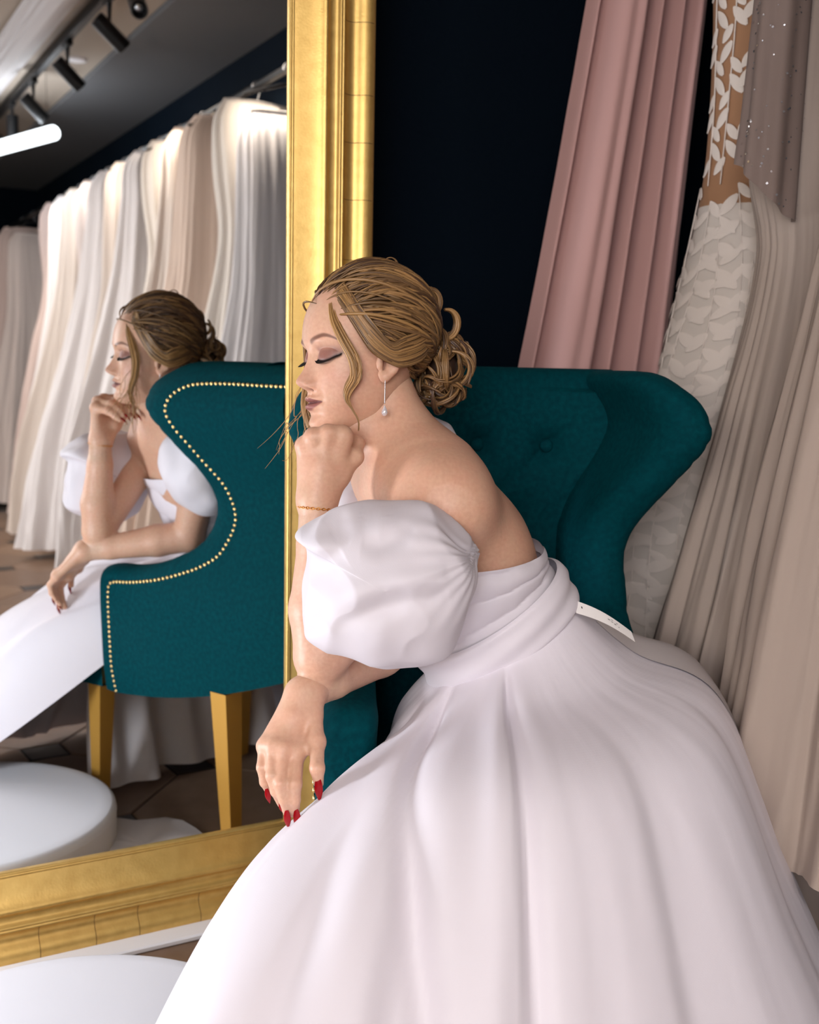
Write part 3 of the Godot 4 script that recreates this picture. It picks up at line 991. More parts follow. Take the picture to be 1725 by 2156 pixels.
func face_dz(x: float, y: float) -> float:
	var ax := absf(x)
	var d := 0.0
	# nose
	var hn := tab([Vector2(-0.058, 0.0), Vector2(-0.0535, 0.004), Vector2(-0.0495, 0.0125), Vector2(-0.045, 0.0205), Vector2(-0.040, 0.0245), Vector2(-0.034, 0.0225), Vector2(-0.026, 0.0165), Vector2(-0.016, 0.0105), Vector2(-0.006, 0.0055), Vector2(0.004, 0.0025), Vector2(0.015, 0.001), Vector2(0.03, 0.0)], y)
	var sg := tab([Vector2(-0.055, 0.008), Vector2(-0.045, 0.0095), Vector2(-0.038, 0.0095), Vector2(-0.025, 0.0078), Vector2(-0.012, 0.0070), Vector2(0.004, 0.0075), Vector2(0.02, 0.012)], y)
	d += hn * exp(-pow(ax / sg, 2.2))
	d += 0.0085 * exp(-pow((ax - 0.0118) / 0.0050, 2) - pow((y + 0.0450) / 0.0055, 2))
	d -= 0.0075 * exp(-pow((ax - 0.0068) / 0.0034, 2) - pow((y + 0.0505) / 0.0024, 2))
	d -= 0.0020 * exp(-pow((ax - 0.0185) / 0.0030, 2) - pow((y + 0.0465) / 0.006, 2))
	# sockets, closed lids, brow
	d -= 0.0065 * exp(-pow((ax - 0.031) / 0.017, 2) - pow((y - 0.004) / 0.011, 2))
	d -= 0.0040 * exp(-pow((ax - 0.0145) / 0.0055, 2) - pow((y - 0.002) / 0.008, 2))
	var e := 1.0 - pow((ax - 0.0325) / 0.0165, 2) - pow((y + 0.0015) / 0.0105, 2)
	if e > 0.0:
		d += 0.0068 * pow(e, 0.7)
	var yl := lash_y(ax)
	if ax > 0.014 and ax < 0.052:
		d -= 0.0016 * exp(-pow((y - yl + 0.0022) / 0.0016, 2))
	d += 0.0028 * exp(-pow((ax - 0.03) / 0.017, 2) - pow((y - 0.019) / 0.006, 2))
	# cheeks
	d += 0.0035 * exp(-pow((ax - 0.040) / 0.017, 2) - pow((y + 0.03) / 0.017, 2))
	d += 0.0025 * exp(-pow((ax - 0.030) / 0.012, 2) - pow((y + 0.075) / 0.02, 2))
	d -= 0.0016 * exp(-pow((ax - 0.027 - (-(y + 0.06)) * 0.25) / 0.004, 2) - pow((y + 0.06) / 0.012, 2))
	# lips
	var lw := exp(-pow(ax / 0.0195, 4))
	d += 0.0062 * lw * exp(-pow((y + 0.0640 - 0.0015 * exp(-pow((ax - 0.006) / 0.004, 2))) / 0.0038, 2))
	d += 0.0070 * exp(-pow(ax / 0.017, 4)) * exp(-pow((y + 0.0765) / 0.0050, 2))
	d -= 0.0052 * exp(-pow(ax / 0.022, 6)) * exp(-pow((y + 0.0700 - 0.0012 * ax / 0.02) / 0.0016, 2))
	d -= 0.0030 * exp(-pow((ax - 0.0245) / 0.004, 2) - pow((y + 0.0695) / 0.004, 2))
	d -= 0.0012 * exp(-pow(ax / 0.004, 2) - pow((y + 0.058) / 0.004, 2))
	d -= 0.0035 * exp(-pow(ax / 0.02, 2) - pow((y + 0.0865) / 0.005, 2))
	d += 0.0030 * exp(-pow(ax / 0.014, 2) - pow((y + 0.101) / 0.010, 2))
	return d

func lash_y(ax: float) -> float:
	return tab([Vector2(0.014, -0.0065), Vector2(0.022, -0.0095), Vector2(0.031, -0.0105), Vector2(0.040, -0.0085), Vector2(0.047, -0.004), Vector2(0.054, 0.001)], ax)

func face_point(a: float, y: float) -> Vector3:
	var w := tab([Vector2(-0.120, 0.0), Vector2(-0.1175, 0.012), Vector2(-0.112, 0.0225), Vector2(-0.102, 0.0345), Vector2(-0.088, 0.0450), Vector2(-0.07, 0.0545), Vector2(-0.045, 0.0625), Vector2(-0.02, 0.0665), Vector2(0, 0.0685), Vector2(0.02, 0.070), Vector2(0.045, 0.0705), Vector2(0.07, 0.066), Vector2(0.095, 0.052), Vector2(0.115, 0.030), Vector2(0.125, 0.0)], y)
	var zf := tab([Vector2(-0.120, 0.045), Vector2(-0.1175, 0.062), Vector2(-0.112, 0.0735), Vector2(-0.102, 0.0805), Vector2(-0.09, 0.0795), Vector2(-0.07, 0.0815), Vector2(-0.05, 0.0805), Vector2(-0.02, 0.0790), Vector2(0, 0.0805), Vector2(0.02, 0.086), Vector2(0.045, 0.0845), Vector2(0.07, 0.077), Vector2(0.095, 0.062), Vector2(0.115, 0.038), Vector2(0.125, 0.0)], y)
	var zb := tab([Vector2(-0.120, -0.045), Vector2(-0.1175, -0.03), Vector2(-0.112, -0.018), Vector2(-0.102, 0.0), Vector2(-0.09, 0.018), Vector2(-0.07, 0.04), Vector2(-0.045, 0.068), Vector2(-0.02, 0.086), Vector2(0, 0.096), Vector2(0.03, 0.103), Vector2(0.06, 0.098), Vector2(0.095, 0.073), Vector2(0.115, 0.042), Vector2(0.125, 0.0)], y)
	var s := sin(a)
	var co := cos(a)
	var zc := 0.0 if y > -0.1 else lerpf(0.0, 0.0, 0.0)
	var x := w * signf(s) * pow(absf(s), 0.92)
	var z := zc + (zf * pow(co, 0.92) if co >= 0.0 else -zb * pow(-co, 0.95))
	if co > 0.0:
		z += face_dz(x, y) * minf(1.0, co * 3.0)
	return Vector3(x, y, z)

func build_head(out: MB) -> void:
	var nu := 210
	var nv := 230
	var pts := PackedVector3Array()
	var cols := PackedColorArray()
	for j in nv:
		var t := float(j) / (nv - 1)
		# finer rows over the features
		var y := tab([Vector2(0, 0.1249), Vector2(0.18, 0.045), Vector2(0.32, 0.018), Vector2(0.60, -0.03), Vector2(0.86, -0.09), Vector2(0.97, -0.1165), Vector2(1.0, -0.1199)], t)
		for i in nu:
			var f := 2.0 * i / nu - 1.0
			var a := PI * signf(f) * (0.45 * absf(f) + 0.55 * pow(absf(f), 2.2))
			var p := face_point(a, y)
			pts.append(head_x * p)
			cols.append(face_colour(p))
	out.grid(pts, nu, nv, true, false, cols, true)
	# ears
	for s in [-1.0, 1.0]:
		var b := []
		var e := func(y: float, z: float, x := 0.0) -> Vector3:
			return head_x * Vector3(s * (0.0690 + x * 0.85), -0.036 + (y + 0.036) * 0.86, z * 0.9 - 0.002)
		var helix := [e.call(-0.012, 0.006, 0.0), e.call(0.004, 0.004, 0.006), e.call(0.016, -0.006, 0.010), e.call(0.018, -0.018, 0.014), e.call(0.008, -0.028, 0.017), e.call(-0.008, -0.027, 0.016), e.call(-0.024, -0.018, 0.011), e.call(-0.034, -0.008, 0.006)]
		for k in helix.size() - 1:
			b.append(bone(helix[k], helix[k + 1], 0.0036, 0.0036, 0.004))
		b.append(bone(e.call(-0.028, -0.010, 0.004), e.call(-0.036, -0.003, 0.003), 0.0066, 0.0062, 0.006))
		b.append(bone(e.call(-0.036, -0.003, 0.003), e.call(-0.030, 0.003, 0.0), 0.005, 0.004, 0.006))
		b.append(bone(e.call(-0.010, 0.004, 0.001), e.call(-0.018, 0.005, 0.001), 0.0042, 0.0042, 0.005))
		b.append(bone(e.call(0.006, -0.016, 0.004), e.call(-0.018, -0.014, 0.003), 0.0065, 0.0065, 0.006))
		b.append(bone(e.call(0.008, -0.012, 0.007), e.call(-0.02, -0.019, 0.008), 0.003, 0.003, 0.005))
		nets(out, b, 0.0017, SKIN, skin_tone)

func face_colour(p: Vector3) -> Color:
	var c := skin_tone(p)
	var ax := absf(p.x)
	if p.z > 0.0:
		# lips
		var up := -0.0612 - 0.0022 * exp(-pow(ax / 0.0022, 2)) - 0.0075 * pow(ax / 0.0235, 1.8)
		var dn := -0.0825 + 0.0115 * pow(ax / 0.0235, 2.2)
		var l := smoothstep(0.0, 0.0015, up - p.y) * smoothstep(0.0, 0.002, p.y - dn) * smoothstep(0.0255, 0.022, ax)
		c = c.lerp(Color(0.27, 0.085, 0.085), 0.88 * l)
		c = c.lerp(Color(0.10, 0.028, 0.03), 0.8 * exp(-pow((p.y + 0.0700 - 0.0012 * ax / 0.02) / 0.0010, 2)) * smoothstep(0.0245, 0.021, ax))  # shade in the crease between the lips, painted into the colour
		# eye shadow on the lids
		var yl := lash_y(ax)
		var sh := smoothstep(0.016, 0.003, p.y) * smoothstep(yl - 0.0035, yl + 0.001, p.y) * smoothstep(0.0115, 0.019, ax) * smoothstep(0.058, 0.046, ax)
		c = c.lerp(Color(0.20, 0.068, 0.062), 0.8 * sh)
		# liner
		var ln := exp(-pow((p.y - yl) / 0.0022, 2)) * smoothstep(0.0135, 0.018, ax) * smoothstep(0.056, 0.05, ax)
		c = c.lerp(Color(0.012, 0.01, 0.014), 0.95 * ln)
		# brow
		var yb := tab([Vector2(0.011, 0.0175), Vector2(0.02, 0.0215), Vector2(0.03, 0.0250), Vector2(0.038, 0.0265), Vector2(0.047, 0.0235), Vector2(0.056, 0.016)], ax)
		var th := tab([Vector2(0.010, 0.0036), Vector2(0.02, 0.0040), Vector2(0.035, 0.0032), Vector2(0.055, 0.0012)], ax)
		var br := exp(-pow((p.y - yb) / th, 4)) * smoothstep(0.009, 0.015, ax) * smoothstep(0.058, 0.052, ax)
		c = c.lerp(Color(0.15, 0.062, 0.042), 0.85 * br)
		# warm cheeks and nose
		var bl := exp(-pow((ax - 0.045) / 0.02, 2) - pow((p.y + 0.035) / 0.02, 2)) + 0.7 * exp(-pow(ax / 0.012, 2) - pow((p.y + 0.042) / 0.01, 2))
		c = c.lerp(Color(0.62, 0.30, 0.235), 0.35 * bl)
		c = c.lerp(Color(0.12, 0.035, 0.025), 0.8 * exp(-pow((ax - 0.0068) / 0.0028, 2) - pow((p.y + 0.0508) / 0.0020, 2)))  # nostrils darkened: their shade is put into the skin colour
	return c

func jewellery(o: Node3D, lw: Vector3, le: Vector3) -> void:
	# drop earrings: fine chain and a pear-shaped crystal
	for s in [1.0, -1.0]:
		var top: Vector3 = head_x * Vector3(s * 0.0765, -0.032, -0.002)
		var mb := MB.new()
		var path := PackedVector3Array()
		var rad := PackedFloat32Array()
		for k in 26:
			path.append(top + Vector3(0.001, -0.040 * k / 25.0, 0.0))
			rad.append(0.0006 if k % 2 == 0 else 0.00095)
		mb.tube(path, rad, 6)
		var e := obj("earring", mb, M.silver, o)
		var dm := MB.new()
		dm.lathe(PackedVector2Array([Vector2(0, 0.0), Vector2(0.0013, -0.003), Vector2(0.0035, -0.0075), Vector2(0.0046, -0.0105), Vector2(0.0040, -0.0135), Vector2(0.0022, -0.0155), Vector2(0, -0.016)]), Transform3D(Basis(), top + Vector3(0.001, -0.041, 0)), 9)
		obj("crystal_drop", dm, M.crystal, e)
	# bracelet: a gold chain round the left wrist
	var c := lw.lerp(le, 0.06)
	var ax := (le - lw).normalized()
	var e1 := Vector3(1, 0, 0) - ax * ax.x
	e1 = e1.normalized()
	var e2 := ax.cross(e1)
	var bm := MB.new()
	var n := 44
	for k in n:
		var a := TAU * k / n
		var q := c + (e1 * cos(a) * 0.0262 + e2 * sin(a) * 0.0262) + ax * (0.003 * cos(a))
		var tg := (e2 * cos(a) - e1 * sin(a))
		var side := ax if k % 2 == 0 else (q - c).normalized()
		var pth := PackedVector3Array()
		var rr := PackedFloat32Array()
		for z in 9:
			var f := TAU * z / 8.0
			pth.append(q + tg * cos(f) * 0.0026 + side * sin(f) * 0.0015)
			rr.append(0.0006)
		bm.tube(pth, rr, 5, Color.WHITE, 1.0, Vector3.ZERO, false)
	obj("bracelet", bm, mat(Color(0.85, 0.58, 0.26), 0.3, 0.85), o)
	# necklace with a small pendant
	var nm := MB.new()
	var pp := [Vector3(0.0265, 0.9436, -1.5951), Vector3(0.0021, 0.9333, -1.5583), Vector3(-0.0225, 0.9188, -1.5664), Vector3(-0.0406, 0.9057, -1.5898), Vector3(-0.0514, 0.9123, -1.6513), Vector3(-0.0463, 0.9362, -1.6950)]
	var sp := smooth_path(pp, 50)
	nm.tube(sp, taper(50, 0.0007, 1.0, 1.0), 5)
	var nk := obj("necklace", nm, M.silver, o)
	var pm := MB.new()
	pm.lathe(PackedVector2Array([Vector2(0, 0.004), Vector2(0.003, 0.001), Vector2(0.0025, -0.003), Vector2(0, -0.005)]), Transform3D(Basis(), Vector3(-0.0411, 0.9020, -1.5873)), 10)
	obj("pendant", pm, M.silver, nk)

# ---------------------------------------------------------------- hair
func hair_dir(az: float, el: float) -> Vector3:
	return Vector3(sin(az) * cos(el), sin(el), cos(az) * cos(el))

func on_cap(d: Vector3, lift: float) -> Vector3:
	return HAIR_C + (HAIR_R + Vector3.ONE * lift) * d

func hair_tone(r: RandomNumberGenerator, bright: float) -> Color:
	var dark := Color(0.060, 0.030, 0.016)
	var light := Color(0.46, 0.255, 0.095)
	return dark.lerp(light, clampf(bright + r.randf_range(-0.34, 0.34), 0.0, 1.0))

# elevation of the hairline for an azimuth measured from the face
func hairline(az: float) -> float:
	return tab([Vector2(0, 0.27), Vector2(0.35, 0.20), Vector2(0.7, 0.02), Vector2(1.0, -0.13), Vector2(1.3, -0.24), Vector2(1.6, -0.42), Vector2(1.9, -0.72), Vector2(2.4, -0.85), Vector2(PI, -0.88)], absf(az))

func build_hair(o: Node3D) -> void:
	var r := RandomNumberGenerator.new()
	r.seed = 21
	var bun := Vector3(0.0, 0.022, -0.128)
	# underlayer that follows the skull
	var cap := MB.new()
	var nu := 96
	var nv := 30
	var pts := PackedVector3Array()
	var cols := PackedColorArray()
	for j in nv:
		for i in nu:
			var az := TAU * i / nu - PI
			var el := lerpf(PI / 2, hairline(az), float(j) / (nv - 1))
			var edge := float(j) / (nv - 1)
			pts.append(head_x * on_cap(hair_dir(az, el), -0.001 - 0.016 * pow(edge, 5.0) + 0.0018 * sin(az * 60.0 + 4.0 * sin(el * 5.0))))
			cols.append(Color(0.12, 0.062, 0.032))
	cap.grid(pts, nu, nv, true, false, cols, true)
	var hair := obj("hair", cap, M.hair, o)
	# swept-back locks from the hairline to the knot
	var lk := MB.new()
	for k in 900:
		var layer := r.randf()
		var az := r.randf_range(-PI * 0.86, PI * 0.86)
		var el0 := hairline(az)
		var start := lerpf(el0 + 0.01, PI * 0.47, pow(r.randf(), 1.6) * (0.9 if absf(az) < 1.5 else 0.4))
		var d0 := hair_dir(az, start)
		var d1 := ((bun + Vector3(r.randf_range(-0.03, 0.03), r.randf_range(-0.03, 0.035), 0.012) - HAIR_C) / HAIR_R).normalized()
		var sag := -0.22 * smoothstep(0.6, 1.3, absf(az)) * clampf((0.35 - start) * 1.6, 0.0, 1.0) + r.randf_range(-0.05, 0.05)
		var up := 0.10 * clampf(start, 0.0, 1.0)
		var path := PackedVector3Array()
		var n := 20
		var ph := r.randf() * TAU
		var stray := false
		for i in n:
			var t := float(i) / (n - 1)
			var d := d0.slerp(d1, t)
			d = (d + Vector3(signf(az) * 0.06 * sin(PI * t), (sag + up + 0.9 * smoothstep(1.0, 0.3, absf(az))) * sin(PI * t), 0)).normalized()
			d = d.rotated(Vector3(0, 0, 1), 0.025 * sin(t * 5.0 + ph))
			var low := sin(hairline(atan2(d.x, d.z)) - 0.03)
			if d.y < low:
				stray = stray or absf(atan2(d.x, d.z)) < 1.2
				d.y = low
				d = d.normalized()
			var lift := 0.001 + 0.004 * layer + 0.006 * sin(PI * t) * clampf(start + 0.4, 0.0, 1.0) - 0.010 * pow(1.0 - t, 8.0)
			path.append(head_x * on_cap(d, lift))
		if stray:
			continue
		var bright := 0.30 + 0.12 * sin(az * 2.0) - 0.15 * (1.0 if start > 0.9 else 0.0)
		lk.tube(path, taper(n, r.randf_range(0.0010, 0.0026), 0.5, 0.3), 5, hair_tone(r, bright), 1.0, Vector3.ZERO, false)
	obj("swept_locks", lk, M.hair, hair)
	# the knot of curls at the back of the head
	var kn := MB.new()
	var ce := bun + Vector3(0.006, -0.040, -0.014)
	var core := PackedVector3Array()
	for j in 16:
		for i in 24:
			var d := hair_dir(TAU * i / 24.0, PI / 2 - PI * j / 15.0)
			core.append(head_x * (ce + d * Vector3(0.026, 0.040, 0.025)))
	kn.grid(core, 24, 16, true, false, PackedColorArray([Color(0.05, 0.026, 0.016)]), true)
	var shell := Vector3(0.050, 0.070, 0.048)
	for k in 72:
		var c0 := ce + hair_dir(r.randf() * TAU, r.randf_range(-1.2, 1.3)) * Vector3(0.026, 0.042, 0.026)
		var nrm := Vector3(r.randf_range(-1, 1), r.randf_range(-0.7, 0.7), r.randf_range(-1, 1)).normalized()
		var e1 := nrm.cross(Vector3(0.2, 0.9, 0.3)).normalized()
		var e2 := nrm.cross(e1)
		var rad := r.randf_range(0.016, 0.034)
		var a0 := r.randf() * TAU
		var span := r.randf_range(2.6, 4.6)
		var bright := r.randf_range(0.05, 0.42)
		for z in 9:
			var off := hair_dir(TAU * z / 9.0, r.randf_range(-1.0, 1.0)) * r.randf_range(0.001, 0.0055)
			var path := PackedVector3Array()
			for i in 18:
				var t := i / 17.0
				var a := a0 + span * t + 0.05 * z
				var q := c0 + (e1 * cos(a) + e2 * sin(a)) * rad * (1.0 - 0.25 * t) + nrm * 0.012 * t
				# keep the curls on the shell of the knot
				var rel := (q - ce) / shell
				q = ce + rel.normalized() * clampf(rel.length(), 0.70, 1.06) * shell + off * sin(PI * minf(t * 1.1 + 0.1, 1.0))
				path.append(head_x * q)
			kn.tube(path, taper(18, r.randf_range(0.0011, 0.0024), 0.25, 0.5), 5, hair_tone(r, bright), 1.0, Vector3.ZERO, false)
	# standing loops and stray ringlets
	for q in [[Vector3(0.015, 0.085, -0.115), 0.020, 0.006, 0.4], [Vector3(0.02, 0.052, -0.142), 0.022, 0.007, 1.4], [Vector3(-0.02, 0.07, -0.125), 0.019, 0.0045, 2.2], [Vector3(0.0, 0.012, -0.172), 0.018, 0.003, 0.9], [Vector3(-0.03, 0.03, -0.15), 0.016, 0.003, 3.0], [Vector3(-0.02, -0.02, -0.16), 0.014, 0.0025, 3.8], [Vector3(0.0, 0.135, -0.055), 0.016, 0.0015, 0.2]]:
		var c0: Vector3 = q[0]
		for z in 8:
			var path := PackedVector3Array()
			var off := hair_dir(TAU * z / 8.0, r.randf_range(-0.6, 0.6)) * float(q[2]) * 0.62
			for i in 22:
				var a: float = q[3] + 5.0 * i / 21.0
				path.append(head_x * (c0 + Vector3(0.006 * sin(a * 0.7), sin(a) * q[1], cos(a) * q[1] * 0.85) + off * (0.4 + 0.6 * sin(PI * i / 21.0))))
			kn.tube(path, taper(22, float(q[2]) * 0.38, 0.35, 0.6), 5, hair_tone(r, 0.5), 1.0, Vector3.ZERO, false)
	obj("curled_knot", kn, M.hair, hair)
	# loose strands that frame the face
	var ls := MB.new()
	var left := [Vector3(0.012, 0.090, 0.052), Vector3(0.034, 0.073, 0.061), Vector3(0.049, 0.047, 0.064), Vector3(0.061, 0.018, 0.056), Vector3(0.069, -0.010, 0.044), Vector3(0.0695, -0.034, 0.042), Vector3(0.063, -0.052, 0.050), Vector3(0.060, -0.066, 0.052), Vector3(0.063, -0.082, 0.045), Vector3(0.066, -0.098, 0.037), Vector3(0.064, -0.113, 0.036)]
	var right := [Vector3(-0.004, 0.090, 0.052), Vector3(-0.030, 0.073, 0.061), Vector3(-0.048, 0.050, 0.063), Vector3(-0.060, 0.020, 0.057), Vector3(-0.068, -0.012, 0.052), Vector3(-0.071, -0.045, 0.055), Vector3(-0.066, -0.074, 0.062), Vector3(-0.060, -0.100, 0.060), Vector3(-0.054, -0.126, 0.050), Vector3(-0.056, -0.150, 0.054), Vector3(-0.06, -0.18, 0.052)]
	for g in [[left, 40, 0.0021], [right, 42, 0.0022]]:
		for k in int(g[1]):
			var off := Vector3(r.randf_range(-0.004, 0.004), r.randf_range(-0.005, 0.005), r.randf_range(-0.007, 0.007))
			var cut := r.randi_range(0, 3)
			var p := []
			for i in g[0].size() - cut:
				var t: float = float(i) / (g[0].size() - 1)
				p.append(head_x * ((g[0][i] as Vector3) + off * (0.15 + 1.1 * sin(PI * minf(t * 1.25, 1.0)))))
			ls.tube(smooth_path(p, 30), taper(30, g[2] * r.randf_range(0.35, 1.0), 0.1, 0.5), 6, hair_tone(r, 0.72), 0.6, Vector3.ZERO, false)
	# side locks lifted from the temple over the ear
	for s in [1.0, -1.0]:
		for k in 80:
			var j := r.randf_range(-0.010, 0.034)
			var p := [Vector3(s * 0.026, 0.098 + j, 0.056), Vector3(s * 0.054, 0.076 + j, 0.055), Vector3(s * 0.071, 0.042 + j, 0.042), Vector3(s * 0.079, 0.010 + j, 0.020), Vector3(s * 0.085, -0.010 + j * 0.7, -0.008), Vector3(s * 0.086, -0.012 + j, -0.030), Vector3(s * 0.076, 0.0 + j, -0.066), Vector3(s * 0.045, 0.022 + j, -0.112)]
			var q := []
			var lifts := [-0.05, 0.01, 0.02, 0.03, 0.05, 0.05, 0.03, -0.02]
			for i in p.size():
				var d: Vector3 = (p[i] as Vector3) - HAIR_C
				var on: Vector3 = HAIR_C + d / (d / HAIR_R).length() * (1.0 + lifts[i] + 0.03 * (1.0 if i > 3 and i < 6 else 0.0)) 
				if i >= 3 and i <= 6:
					on = p[i]
				q.append(head_x * (on + Vector3(s * r.randf_range(0.0, 0.002), 0, 0)))
			ls.tube(smooth_path(q, 26), taper(26, r.randf_range(0.0011, 0.0026), 0.4, 0.4), 5, hair_tone(r, 0.42), 0.75, Vector3.ZERO, false)
	# flyaway wisps
	for k in 18:
		var base := Vector3(-0.06, -0.03 - 0.01 * k * 0.3, 0.055)
		var p := []
		var dv := Vector3(r.randf_range(-0.01, 0.004), -0.02, r.randf_range(-0.004, 0.014))
		for i in 6:
			p.append(head_x * (base + dv * i * r.randf_range(0.75, 1.1) + Vector3(0, 0, 0.008 * sin(i * 1.2 + k))))
		ls.tube(smooth_path(p, 18), taper(18, 0.0006, 0.3, 0.6), 4, hair_tone(r, 0.8), 1.0, Vector3.ZERO, false)
	obj("loose_strands", ls, M.hair, hair)
	# lashes
	var lm := MB.new()
	for s in [-1.0, 1.0]:
		for k in 70:
			var ax := lerpf(0.0165, 0.0515, k / 69.0)
			var y := lash_y(ax)
			var a := asin(clampf(pow(ax / 0.0683, 1.0 / 0.92), -1, 1))
			var p0 := face_point(s * a, y)
			p0.x = s * ax
			var ln := 0.0105 * (0.65 + 0.5 * sin(PI * k / 69.0)) + 0.002 * k / 69.0
			var dv := Vector3(s * (0.1 + 0.8 * k / 69.0), -0.50, 0.85).normalized()
			var p := [head_x * p0, head_x * (p0 + dv * ln * 0.55 + Vector3(0, -0.0004, 0)), head_x * (p0 + dv * ln + Vector3(0, 0.0018, 0))]
			lm.tube(smooth_path(p, 6), PackedFloat32Array([0.00062, 0.00058, 0.0005, 0.0004, 0.00028, 0.00012]), 4, Color.BLACK, 1.0, Vector3.ZERO, false)
	obj("eyelashes", lm, M.lash, o).set_meta("kind", "stuff")

# ---------------------------------------------------------------- the gown she wears
# azimuth (degrees, 0 = +x, 90 = +z), then radius and height at four rings from hip to hem
const SKIRT := [
	[-40.0, 0.17, 0.60, 0.24, 0.55, 0.29, 0.47, 0.34, 0.38],
	[-10.0, 0.20, 0.650, 0.315, 0.590, 0.40, 0.42, 0.54, 0.06],
	[20.0, 0.20, 0.650, 0.330, 0.592, 0.44, 0.36, 0.62, 0.02],
	[50.0, 0.20, 0.640, 0.360, 0.565, 0.49, 0.32, 0.66, 0.02],
	[80.0, 0.20, 0.630, 0.380, 0.565, 0.52, 0.33, 0.70, 0.02],
	[105.0, 0.205, 0.610, 0.400, 0.555, 0.57, 0.35, 0.76, 0.02],
	[122.0, 0.20, 0.585, 0.390, 0.530, 0.62, 0.385, 0.92, 0.02],
	[137.0, 0.19, 0.570, 0.345, 0.510, 0.51, 0.380, 0.73, 0.05],
	[148.0, 0.17, 0.555, 0.24, 0.470, 0.255, 0.43, 0.26, 0.39],
	[170.0, 0.15, 0.550, 0.17, 0.490, 0.18, 0.46, 0.185, 0.44],
	[210.0, 0.15, 0.56, 0.17, 0.50, 0.175, 0.47, 0.18, 0.45],
	[260.0, 0.15, 0.57, 0.17, 0.51, 0.175, 0.47, 0.18, 0.45],
	[300.0, 0.16, 0.58, 0.20, 0.53, 0.21, 0.48, 0.22, 0.45]]
# folds: azimuth at the waist, azimuth at the hem, width in degrees, depth
const FOLDS := [[134.0, 93.0, 3.2, 0.022, 0.0], [92.0, 88.0, 2.2, 0.020, 0.02], [93.0, 91.0, 2.5, 0.012, 0.6], [114.0, 103.0, 4.0, 0.020, 0.45], [122.0, 115.0, 3.5, 0.014, 0.4], [62.0, 66.0, 8.0, 0.012, 0.3], [30.0, 28.0, 8.0, 0.010, 0.3], [152.0, 128.0, 5.0, 0.014, 0.1]]

func skirt_ring(k: int, az: float) -> Vector2:
	var n := SKIRT.size()
	for i in n:
		var a0: float = SKIRT[i][0]
		var a1: float = SKIRT[(i + 1) % n][0] + (360.0 if i == n - 1 else 0.0)
		var a := az
		if a < -40.0:
			a += 360.0
		if a >= 320.0:
			a -= 360.0
		if a >= a0 and a < a1:
			var t: float = (a - a0) / (a1 - a0)
			var g := func(q: int) -> Vector2:
				var e: Array = SKIRT[posmod(q, n)]
				return Vector2(e[1 + k * 2], e[2 + k * 2])
			var p0: Vector2 = g.call(i - 1)
			var p1: Vector2 = g.call(i)
			var p2: Vector2 = g.call(i + 1)
			var p3: Vector2 = g.call(i + 2)
			return (p1 * 2.0 + (p2 - p0) * t + (p0 * 2.0 - p1 * 5.0 + p2 * 4.0 - p3) * t * t + (p1 * 3.0 - p0 - p2 * 3.0 + p3) * t * t * t) * 0.5
	return Vector2.ZERO

func skirt_point(az: float, t: float, wc: Vector3, e1: Vector3, e2: Vector3, lift := 0.0) -> Vector3:
	var r := deg_to_rad(az)
	var ps := [wc + e1 * cos(r) * 0.119 + e2 * sin(r) * 0.098]
	for k in 4:
		var q := skirt_ring(k, az)
		ps.append(Vector3(0.14 + cos(r) * q.x, q.y, -1.68 + sin(r) * q.x))
	var p: Vector3 = cr(ps, t)
	var d := 0.0
	for f in FOLDS:
		var a: float = lerpf(f[0], f[1], pow(t, 0.8))
		var w: float = f[2] * (0.5 + 0.7 * (1.0 - t) + 0.25 * t)
		var x := (az - a) / w
		var env := smoothstep(f[4] + 0.01, f[4] + 0.28, t)
		d += f[3] * env * (-exp(-x * x * (1.0 if x < 0.0 else 7.0)) + 0.6 * exp(-pow(x - 1.9, 2) / 2.2) + 0.25 * exp(-pow(x + 2.4, 2) / 3.0))
	d += 0.010 * t * noise.get_noise_2d(cos(r) * 2.6 + 9.0, sin(r) * 2.6 + t * 0.8)
	var up := lerpf(0.75, 0.2, t)
	return p + (Vector3(cos(r), 0, sin(r)) * (1.0 - up) + Vector3.UP * up) * (d + lift)

